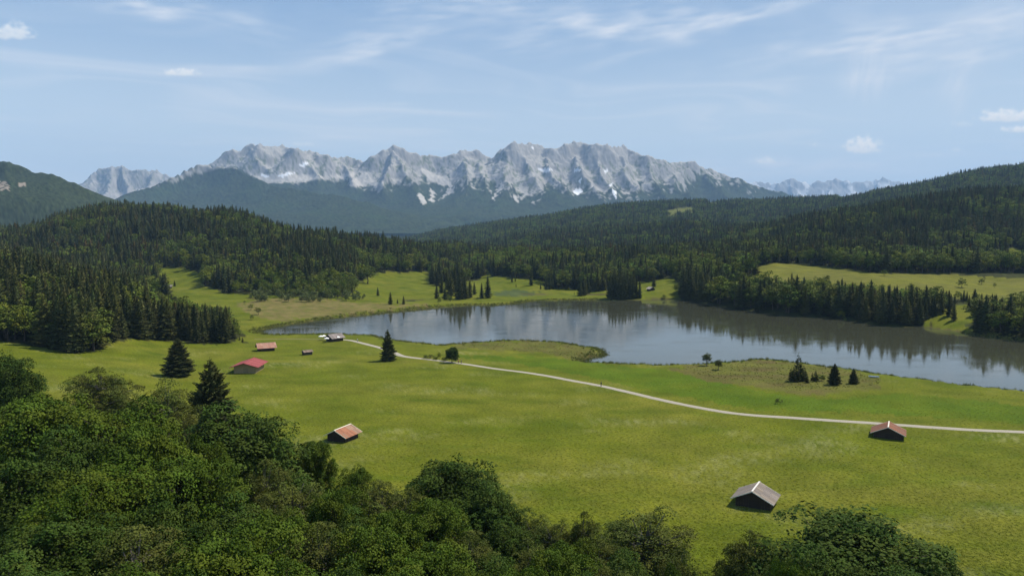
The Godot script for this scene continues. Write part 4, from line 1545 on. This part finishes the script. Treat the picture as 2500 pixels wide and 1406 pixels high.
# ---------------------------------------------------------------- meadow grass standing above the turf
const path_line := [830, 829, 860, 832, 900, 842, 930, 850, 962, 861, 985, 870, 1040, 877, 1120, 887, 1200, 899, 1300, 912, 1400, 930, 1450, 939, 1550, 961, 1650, 984, 1750, 1003, 1840, 1014, 1960, 1022, 2100, 1031, 2200, 1038, 2300, 1045, 2400, 1051, 2500, 1055, 2600, 1062]

func build_meadow_grass() -> void:
	rng.seed = 1234
	var v := PackedVector3Array()
	for k in 7:
		var a := rng.randf() * TAU
		var d := sqrt(rng.randf()) * 0.42
		var o := Vector3(cos(a) * d, 0, sin(a) * d)
		var l := Vector3(rng.randf_range(-0.16, 0.16), rng.randf_range(0.22, 0.46), rng.randf_range(-0.16, 0.16))
		var w := Vector3(sin(a * 3.0), 0, cos(a * 3.0)) * 0.055
		v.append(o - w); v.append(o + w); v.append(o + l)
	var m := flat_mesh(v)
	var where := []
	var tint := []
	for k in 150000:
		var px := rng.randf_range(-60, 2560)
		var py := 880.0 + 560.0 * pow(rng.randf(), 0.8) * 1.35
		var d := ray(px, py)
		var p := CAM + d * (-(CAM.y - 3.2) / d.y)
		var h := ground(p.x, p.z)
		if h < 0.5 or absf(py - along(path_line, px)) < 3.2:
			continue
		var fl := n_big.get_noise_2d(p.x * 0.02 - 31.0, -p.z * 0.035 + 5.0)
		var g := rng.randf_range(0.92, 1.22)
		var c := Color(0.168, 0.190, 0.020) * g
		if rng.randf() < smoothstep(0.05, 0.5, fl) * 0.45:
			c = Color(0.40, 0.38, 0.20) * g
		elif rng.randf() < 0.25:
			c = Color(0.22, 0.20, 0.035) * g
		where.append(Transform3D(Basis(Vector3.UP, rng.randf() * TAU).scaled(Vector3.ONE * rng.randf_range(0.25, 0.5)), Vector3(p.x, h - 0.02, p.z)))
		tint.append(c)
	var mm := MultiMesh.new()
	mm.transform_format = MultiMesh.TRANSFORM_3D
	mm.use_colors = true
	mm.mesh = m
	mm.instance_count = where.size()
	for k in where.size():
		mm.set_instance_transform(k, where[k])
		mm.set_instance_color(k, tint[k])
	var o := MultiMeshInstance3D.new()
	o.name = "meadow_grass"
	o.multimesh = mm
	o.material_override = M.leaf
	add_child(o)
	tag(o, "tufts of grass and pale flowers standing all over the meadow", "grass", "", "stuff")

# ---------------------------------------------------------------- paths
func strip(pts: Array, width: float, lift: float, mat_: Material, called: String) -> void:
	# pts: photo x, y pairs on the ground
	var cv := Curve3D.new()
	for i in range(0, pts.size(), 2):
		var p := hit(pts[i], pts[i + 1])
		cv.add_point(p)
	for i in range(1, cv.point_count - 1):
		var t := (cv.get_point_position(i + 1) - cv.get_point_position(i - 1)) / 6.0
		cv.set_point_in(i, -t)
		cv.set_point_out(i, t)
	var len_ := cv.get_baked_length()
	var n := int(len_ / 1.5)
	var rows := 5
	var v := PackedVector3Array()
	var uv := PackedVector2Array()
	var prev := []
	for k in n + 1:
		var s := len_ * k / n
		var p := cv.sample_baked(s, true)
		var q := cv.sample_baked(minf(s + 0.7, len_), true) - cv.sample_baked(maxf(s - 0.7, 0.0), true)
		q.y = 0
		q = q.normalized()
		var side := Vector3(-q.z, 0, q.x)
		var w := width * (1.0 + 0.10 * n_fine.get_noise_2d(s * 0.25, 3.0))
		var row := []
		for j in rows:
			var e := (float(j) / (rows - 1) - 0.5) * w
			var x := p + side * e
			x.y = ground(x.x, x.z) + (lift if j > 0 and j < rows - 1 else 0.02)
			row.append(x)
		if prev.size():
			for j in rows - 1:
				quad(v, prev[j], prev[j + 1], row[j + 1], row[j])
				for t in [[j, s - 1.5], [j + 1, s - 1.5], [j + 1, s], [j, s - 1.5], [j + 1, s], [j, s]]:
					uv.append(Vector2(t[0] * 0.25, t[1] / 4.0))
		prev = row
	var a := []
	a.resize(Mesh.ARRAY_MAX)
	a[Mesh.ARRAY_VERTEX] = v
	a[Mesh.ARRAY_TEX_UV] = uv
	var m := ArrayMesh.new()
	m.add_surface_from_arrays(Mesh.PRIMITIVE_TRIANGLES, a)
	var o := part(called, m, mat_, self)
	tag(o, "", "", "", "structure")

func build_paths() -> void:
	strip([2720, 1072, 2600, 1062, 2500, 1055, 2400, 1051, 2300, 1045, 2200, 1038, 2100, 1031, 1960, 1022, 1840, 1014, 1750, 1003, 1650, 984, 1550, 961, 1450, 939, 1400, 930, 1300, 912, 1200, 899, 1120, 887, 1040, 877, 985, 870, 962, 861, 930, 850, 900, 842, 860, 832, 832, 829], 2.7, 0.14, M.gravel, "path")
	var tr := mat(Color(0.20, 0.18, 0.10), 0.95)
	strip([795, 829, 740, 828, 680, 828, 620, 828], 1.1, 0.10, tr, "footpath")

# ---------------------------------------------------------------- barns and huts
# where: middle of the near gable on the ground; dir: towards the far gable
func barn(called: String, where: Vector3, dir: Vector2, length: float, width: float, eave: float, rise: float, over: float, wall_c: Color, roof_cs: Array, trim_c: Color, cols: int, rows: int, label: String, cat := "barn", closed := true) -> Node3D:
	var d := dir.normalized()
	var o := thing(called, where, atan2(-d.x, -d.y))   # local -z runs along the ridge
	rng.seed = hash(called + label)
	var wall := mat(wall_c, 0.9)
	wall.albedo_texture = noise_tex(128, 0.05, 61, 3, [Color(0.68, 0.66, 0.64), Color(1, 1, 1)])
	wall.uv1_triplanar = true
	wall.uv1_scale = Vector3(2.2, 0.25, 2.2)
	var iw := width * 0.5 - over
	var il := length - over * 2.0
	var slope := rise / (width * 0.5)
	var wy := eave + slope * over
	# plank walls: upright boards with gaps between, each a piece of the wall
	for side in 4:
		var v := PackedVector3Array()
		var n := int((il if side < 2 else iw * 2.0) / 0.42)
		for k in n:
			var f := (k + 0.5) / n
			var bw: float = (il if side < 2 else iw * 2.0) / n * 0.94
			if side < 2:
				var x := iw if side == 0 else -iw
				box(v, Transform3D(Basis(), Vector3(x + rng.randf_range(-0.012, 0.012), wy * 0.5 - 0.3, -over - il * f)), Vector3(0.05, wy + 0.6, bw))
			else:
				var x := lerpf(-iw, iw, f)
				var top := wy + (iw - absf(x)) * slope
				var zz := -over if side == 2 else -over - il
				box(v, Transform3D(Basis(), Vector3(x, (top - 0.06) * 0.5 - 0.3, zz + rng.randf_range(-0.012, 0.012))), Vector3(bw, top + 0.54, 0.05))
		part("wall", flat_mesh(v), wall, o)
	# roof: two slopes of separate boards or sheets
	var pitch := atan(slope)
	var run := width * 0.5 / cos(pitch)
	var tones := []
	for rc in roof_cs:
		for g in [0.86, 1.0, 1.13]:
			var m := mat(rc * g, 0.85)
			m.albedo_texture = noise_tex(128, 0.08, 63, 3, [Color(0.74, 0.72, 0.7), Color(1, 1, 1)])
			m.uv1_triplanar = true
			m.uv1_scale = Vector3(0.7, 0.7, 0.7)
			tones.append(m)
	for s in [-1, 1]:
		var roof := Node3D.new()
		roof.name = "roof"
		o.add_child(roof, true)
		roof.position = Vector3(0, eave + rise, 0)
		roof.rotation.z = -pitch * s
		var pl := length / cols
		var pw := run / rows
		var sheet := PackedVector3Array()
		box(sheet, Transform3D(), Vector3(pw + 0.08, 0.035, pl - 0.02))
		var sm_ := flat_mesh(sheet)
		for cidx in cols:
			for r in rows:
				var pc := part("roof_board", sm_, tones[rng.randi() % tones.size()], roof)
				pc.position = Vector3(s * (r + 0.5) * pw, 0.03 + 0.02 * (rows - r), -(cidx + 0.5) * pl)
				pc.rotation.z = s * -0.012 * (1.0 if rows > 1 else 0.0)
		var under := PackedVector3Array()
		box(under, Transform3D(Basis(), Vector3(s * run * 0.5, -0.01, -length * 0.5)), Vector3(run - 0.03, 0.05, length - 0.06))
		part("roof_deck", flat_mesh(under), wall, roof)
		var tv := PackedVector3Array()
		var tm := mat(trim_c, 0.8)
		for zz in [0.04, -length - 0.04]:
			var e := PackedVector3Array()
			box(e, Transform3D(Basis(), Vector3(s * run * 0.5, 0.03, zz)), Vector3(run + 0.05, 0.16, 0.06))
			part("verge_board", flat_mesh(e), tm, roof)
	var rv := PackedVector3Array()
	bar(rv, Vector3(0, eave + rise + 0.09 + 0.02 * rows, 0.08), Vector3(0, eave + rise + 0.09 + 0.02 * rows, -length - 0.08), 0.28, 0.05)
	part("ridge_cap", flat_mesh(rv), mat(trim_c, 0.8), o)
	# door of darker boards in the near gable
	var dv := PackedVector3Array()
	var dw := minf(1.8, iw * 0.8)
	var dh := minf(1.9, wy * 0.92)
	box(dv, Transform3D(Basis(), Vector3(iw * 0.1, dh * 0.5, -over + 0.05)), Vector3(dw, dh, 0.05))
	part("door", flat_mesh(dv), mat(wall_c * 0.55, 0.9), o)
	tag(o, label, cat)
	return o

func build_buildings() -> void:
	var dark := Color(0.075, 0.058, 0.046)
	var p := hit(1836, 1243)
	barn("hay_barn", p, Vector2(2.9, -4.9), 5.9, 7.2, 1.25, 1.75, 0.7, dark, [Color(0.27, 0.23, 0.19), Color(0.24, 0.21, 0.19)], Color(0.62, 0.59, 0.55), 9, 3, "dark hay barn with weathered grey board roof and pale roof edges on the meadow")
	p = hit(2169, 1073)
	barn("hay_barn", p, Vector2(3.3, -6.0), 6.6, 7.5, 1.1, 1.75, 0.7, dark, [Color(0.25, 0.105, 0.06), Color(0.21, 0.11, 0.075)], Color(0.60, 0.55, 0.48), 10, 2, "dark hay barn with rusty red-brown roof standing right beside the gravel path")
	p = hit(816, 1080)
	barn("hay_barn", p, Vector2(2.3, -5.7), 6.6, 6.3, 1.15, 1.55, 0.7, dark, [Color(0.38, 0.17, 0.10), Color(0.36, 0.23, 0.16)], Color(0.80, 0.74, 0.62), 10, 2, "dark hay barn with orange-brown roof and cream edges above the leafy trees")
	p = hit(594, 913)
	barn("barn", p, Vector2(-0.8, -13.0), 13.5, 10.2, 2.2, 1.55, 1.3, Color(0.46, 0.37, 0.20), [Color(0.34, 0.085, 0.085)], Color(0.30, 0.07, 0.07), 12, 1, "large pale plank barn with bright red metal roof on the meadow")
	p = hit(625, 857)
	barn("hay_barn", p, Vector2(7.3, -4.2), 8.2, 6.2, 1.3, 2.0, 0.8, Color(0.06, 0.045, 0.038), [Color(0.50, 0.26, 0.19), Color(0.48, 0.28, 0.21)], Color(0.55, 0.36, 0.28), 10, 2, "dark hay barn with faded pink roof behind the red-roofed barn")
	p = hit(738, 867)
	barn("shed", p, Vector2(3.4, -3.0), 4.2, 2.9, 1.2, 0.7, 0.3, Color(0.09, 0.08, 0.075), [Color(0.27, 0.20, 0.16)], Color(0.25, 0.22, 0.2), 5, 1, "tiny weathered grey shed alone on the meadow beyond the barns", "shed")
	p = hit(800, 834)
	barn("lake_hut", p, Vector2(5.0, -6.0), 8.0, 6.6, 1.5, 1.9, 0.8, dark, [Color(0.26, 0.23, 0.22), Color(0.30, 0.26, 0.25)], Color(0.30, 0.27, 0.25), 8, 2, "dark wooden lake hut with grey roof and white parasols at the shore path", "hut")
	p = hit(1594, 710)
	barn("hut", p, Vector2(-2.0, -6.0), 7.0, 6.4, 1.5, 1.8, 0.8, dark, [Color(0.45, 0.40, 0.34)], Color(0.55, 0.5, 0.45), 6, 1, "small dark hut with pale roof on the bathing meadow across the lake", "hut")
	p = hit(396, 704)
	barn("hut", p, Vector2(8.0, -3.0), 8.5, 5.4, 1.6, 1.6, 0.6, Color(0.16, 0.13, 0.10), [Color(0.40, 0.38, 0.36)], Color(0.45, 0.42, 0.40), 6, 1, "grey-roofed hut half hidden at the forest clearing's edge", "hut")
	# white parasols at the lake hut
	var pole := PackedVector3Array()
	tube(pole, [Vector3(0, -0.2, 0), Vector3(0, 2.35, 0)], [0.04, 0.03], 6)
	var can := PackedVector3Array()
	for k in 8:
		var a0 := TAU * k / 8
		var a1 := TAU * (k + 1) / 8
		var r0 := Vector3(cos(a0), 0, sin(a0)) * 1.25
		var r1 := Vector3(cos(a1), 0, sin(a1)) * 1.25
		can.append(Vector3(0, 2.55, 0)); can.append(r0 + Vector3(0, 2.0, 0)); can.append(r1 + Vector3(0, 2.0, 0))
		quad(can, r0 + Vector3(0, 2.0, 0), r1 + Vector3(0, 2.0, 0), r1 + Vector3(0, 1.82, 0), r0 + Vector3(0, 1.82, 0))
	var pm := flat_mesh(pole)
	var cm := flat_mesh(can)
	var white := mat(Color(0.8, 0.79, 0.76), 0.85)
	var steel := mat(Color(0.3, 0.3, 0.3), 0.5)
	for a in [[783, 831], [790, 830], [797, 836], [824, 833], [830, 832]]:
		var q := hit(a[0], a[1])
		var o := thing("parasol", q)
		part("pole", pm, steel, o)
		part("canopy", cm, white, o)
		tag(o, "white parasol on the terrace of the grey-roofed lake hut", "parasol", "parasols at the lake hut")

# ---------------------------------------------------------------- people, boat, jetties
# a figure from joints: smooth union of tapered capsules, meshed as surface nets
func figure(bones: Array, cell: float, lo: Vector3, hi: Vector3) -> PackedVector3Array:
	var nx := int((hi.x - lo.x) / cell) + 2
	var ny := int((hi.y - lo.y) / cell) + 2
	var nz := int((hi.z - lo.z) / cell) + 2
	var f := PackedFloat32Array()
	f.resize(nx * ny * nz)
	for k in nz:
		for j in ny:
			for i in nx:
				var p := lo + Vector3(i, j, k) * cell
				var s := 0.0
				for b in bones:
					var ab: Vector3 = b[1] - b[0]
					var t := clampf((p - b[0]).dot(ab) / maxf(ab.length_squared(), 1e-6), 0.0, 1.0)
					var d: float = p.distance_to(b[0] + ab * t) - lerpf(b[2], b[3], t)
					s += exp(-d * 45.0)
				f[(k * ny + j) * nx + i] = -log(maxf(s, 1e-30)) / 45.0
	var vid := {}
	var vs := PackedVector3Array()
	var out := PackedVector3Array()
	for k in nz - 1:
		for j in ny - 1:
			for i in nx - 1:
				var acc := Vector3.ZERO
				var n := 0
				for e in [[0, 1], [2, 3], [4, 5], [6, 7], [0, 2], [1, 3], [4, 6], [5, 7], [0, 4], [1, 5], [2, 6], [3, 7]]:
					var ia: int = e[0]
					var ib: int = e[1]
					var va := f[((k + (ia >> 2)) * ny + j + ((ia >> 1) & 1)) * nx + i + (ia & 1)]
					var vb := f[((k + (ib >> 2)) * ny + j + ((ib >> 1) & 1)) * nx + i + (ib & 1)]
					if (va < 0.0) != (vb < 0.0):
						var t := va / (va - vb)
						var pa := Vector3(ia & 1, (ia >> 1) & 1, ia >> 2)
						var pb := Vector3(ib & 1, (ib >> 1) & 1, ib >> 2)
						acc += pa.lerp(pb, t)
						n += 1
				if n:
					vid[(k * ny + j) * nx + i] = vs.size()
					vs.append(lo + (Vector3(i, j, k) + acc / n) * cell)
	for k in range(1, nz - 1):
		for j in range(1, ny - 1):
			for i in range(1, nx - 1):
				var a := (k * ny + j) * nx + i
				for ax in 3:
					var st: int = [1, nx, nx * ny][ax]
					var va := f[a]
					var vb := f[a + st]
					if (va < 0.0) == (vb < 0.0):
						continue
					var s1: int = [nx, nx * ny, 1][ax]
					var s2: int = [nx * ny, 1, nx][ax]
					var ids := [a, a - s1, a - s1 - s2, a - s2]
					if not (vid.has(ids[0]) and vid.has(ids[1]) and vid.has(ids[2]) and vid.has(ids[3])):
						continue
					var q := [vs[vid[ids[0]]], vs[vid[ids[1]]], vs[vid[ids[2]]], vs[vid[ids[3]]]]
					if va < 0.0:
						quad(out, q[0], q[1], q[2], q[3])
					else:
						quad(out, q[3], q[2], q[1], q[0])
	return out

var walker := PackedVector3Array()

func person(where: Vector3, turn: float, shirt: Color, trousers: Color, label: String) -> void:
	var o := thing("person", where, turn)
	# joints, walking; facing local -z
	var b := [
		[Vector3(0, 1.52, -0.02), Vector3(0, 1.64, -0.03), 0.085, 0.10], [Vector3(0, 1.36, 0), Vector3(0, 1.5, -0.01), 0.06, 0.06],
		[Vector3(-0.15, 1.36, 0), Vector3(0.15, 1.36, 0), 0.08, 0.08], [Vector3(0, 1.3, 0), Vector3(0, 0.95, 0.01), 0.155, 0.135], [Vector3(-0.08, 0.9, 0), Vector3(0.08, 0.9, 0), 0.12, 0.12],
		[Vector3(0.1, 0.86, 0), Vector3(0.1, 0.47, -0.16), 0.095, 0.065], [Vector3(0.1, 0.47, -0.16), Vector3(0.1, 0.08, -0.20), 0.062, 0.042], [Vector3(0.1, 0.05, -0.18), Vector3(0.1, 0.04, -0.36), 0.045, 0.04],
		[Vector3(-0.1, 0.86, 0), Vector3(-0.1, 0.46, 0.06), 0.095, 0.065], [Vector3(-0.1, 0.46, 0.06), Vector3(-0.1, 0.1, 0.28), 0.062, 0.042], [Vector3(-0.1, 0.07, 0.28), Vector3(-0.1, 0.04, 0.14), 0.045, 0.04],
		[Vector3(0.2, 1.36, 0), Vector3(0.25, 1.1, 0.10), 0.055, 0.045], [Vector3(0.25, 1.1, 0.10), Vector3(0.24, 0.88, 0.0), 0.042, 0.034], [Vector3(0.24, 0.86, 0.0), Vector3(0.235, 0.76, -0.03), 0.036, 0.02],
		[Vector3(-0.2, 1.36, 0), Vector3(-0.25, 1.1, -0.08), 0.055, 0.045], [Vector3(-0.25, 1.1, -0.08), Vector3(-0.24, 0.90, -0.22), 0.042, 0.034], [Vector3(-0.24, 0.89, -0.23), Vector3(-0.235, 0.82, -0.31), 0.036, 0.02]]
	if walker.is_empty():
		walker = figure(b, 0.036, Vector3(-0.4, -0.04, -0.5), Vector3(0.4, 1.82, 0.45))
	var v := walker
	var c := PackedColorArray()
	c.resize(v.size())
	for k in v.size():
		var q := v[k]
		var col := shirt
		if q.y > 1.45 or absf(q.x) > 0.19 and q.y < 0.98:
			col = Color(0.45, 0.29, 0.21)
		elif q.y < 0.96:
			col = trousers
		if q.y < 0.1:
			col = Color(0.03, 0.03, 0.03)
		c[k] = col
	part("body", flat_mesh(v, c), mat(Color(1, 1, 1), 0.85, true), o)
	var hv := PackedVector3Array()
	for i in 8:
		for j in 4:
			var ps := []
			for t in [[i, j], [i + 1, j], [i + 1, j + 1], [i, j + 1]]:
				var a: float = TAU * t[0] / 8.0
				var e: float = PI * 0.62 * t[1] / 4.0
				ps.append(Vector3(sin(e) * cos(a) * 0.108, 1.645 + cos(e) * 0.118, 0.0 + sin(e) * sin(a) * 0.112 + 0.012))
			quad(hv, ps[0], ps[1], ps[2], ps[3])
	part("hair", flat_mesh(hv), mat(Color(0.05, 0.035, 0.02), 0.8), o)
	tag(o, label, "person")

func build_small_things() -> void:
	person(hit(1468, 944), 1.1, Color(0.03, 0.035, 0.06), Color(0.03, 0.03, 0.035), "person in dark clothes walking alone on the long straight gravel path")
	person(hit(1119, 888), -1.3, Color(0.35, 0.05, 0.05), Color(0.05, 0.05, 0.07), "person in a red top walking the path beside the round tree")
	person(hit(1126, 889), -1.3, Color(0.05, 0.06, 0.08), Color(0.06, 0.055, 0.05), "person in dark clothes beside the one in red by the round tree")
	person(hit(872, 835), 0.9, Color(0.5, 0.5, 0.5), Color(0.06, 0.06, 0.09), "person in a pale top on the path near the lake hut")
	# rowing boat drawn up at the reeds
	var p := hit(2135, 922)
	var boat := thing("rowing_boat", Vector3(p.x, maxf(p.y, 0.0) + 0.05, p.z), 1.25)
	var hull := PackedVector3Array()
	var inn := PackedVector3Array()
	var rows := 10
	var ring := func(t: float, k: float, inset: float) -> Vector3:
		var w := 0.72 * pow(maxf(0.0, 1.0 - pow(absf(t * 2.0 - 0.9), 2.6)), 0.7) - inset
		var a := PI * k
		return Vector3(cos(a) * maxf(w, 0.02), 0.5 - sin(a) * (0.5 - inset) + 0.12 * pow(absf(t * 2.0 - 1.0), 2.0), (t - 0.5) * 3.4)
	for i in rows:
		for k in 8:
			var t0 := float(i) / rows
			var t1 := float(i + 1) / rows
			quad(hull, ring.call(t0, k / 8.0, 0.0), ring.call(t1, k / 8.0, 0.0), ring.call(t1, (k + 1) / 8.0, 0.0), ring.call(t0, (k + 1) / 8.0, 0.0))
			quad(inn, ring.call(t0, k / 8.0, 0.05), ring.call(t0, (k + 1) / 8.0, 0.05), ring.call(t1, (k + 1) / 8.0, 0.05), ring.call(t1, k / 8.0, 0.05))
	part("hull", flat_mesh(hull), mat(Color(0.62, 0.70, 0.80), 0.4), boat)
	part("inside", flat_mesh(inn), mat(Color(0.55, 0.60, 0.66), 0.6), boat)
	for zz in [-0.6, 0.5]:
		var sv := PackedVector3Array()
		box(sv, Transform3D(Basis(), Vector3(0, 0.36, zz)), Vector3(1.1, 0.05, 0.28))
		part("bench", flat_mesh(sv), mat(Color(0.5, 0.52, 0.55), 0.6), boat)
	tag(boat, "small pale blue rowing boat moored at the reedy bank", "boat")
	# jetties
	for a in [[2342, 808, 2352, 796, 5.0, "weathered plank jetty running off the grassy bathing place into the lake"], [1305, 838, 1303, 834, 3.0, "short wooden landing stage at the reed bank near the path"]]:
		var q := hit(a[2], a[3])
		var w := hit(a[0], a[1])
		var dir := (Vector3(w.x, 0, w.z) - Vector3(q.x, 0, q.z)).normalized()
		var o := thing("jetty", Vector3(q.x, 0.55, q.z), atan2(-dir.x, -dir.z))
		var wood := mat(Color(0.24, 0.21, 0.17), 0.9)
		for s in [-0.5, 0.5]:
			var bv := PackedVector3Array()
			bar(bv, Vector3(s, -0.06, 1.0), Vector3(s, -0.06, -a[4]), 0.12, 0.14)
			part("beam", flat_mesh(bv), wood, o)
			for zz in [-0.2, -float(a[4]) + 0.3]:
				var pv := PackedVector3Array()
				tube(pv, [Vector3(s * 1.15, -1.8, zz), Vector3(s * 1.15, 0.5, zz)], [0.08, 0.07], 7)
				part("post", flat_mesh(pv), wood, o)
		var bd := PackedVector3Array()
		box(bd, Transform3D(), Vector3(1.3, 0.05, 0.2))
		var bm := flat_mesh(bd)
		var n := int((a[4] + 1.0) / 0.23)
		for k in n:
			var pc := part("plank", bm, wood, o)
			pc.position = Vector3(0, 0.04, 0.9 - k * 0.23)
		tag(o, a[5], "jetty")
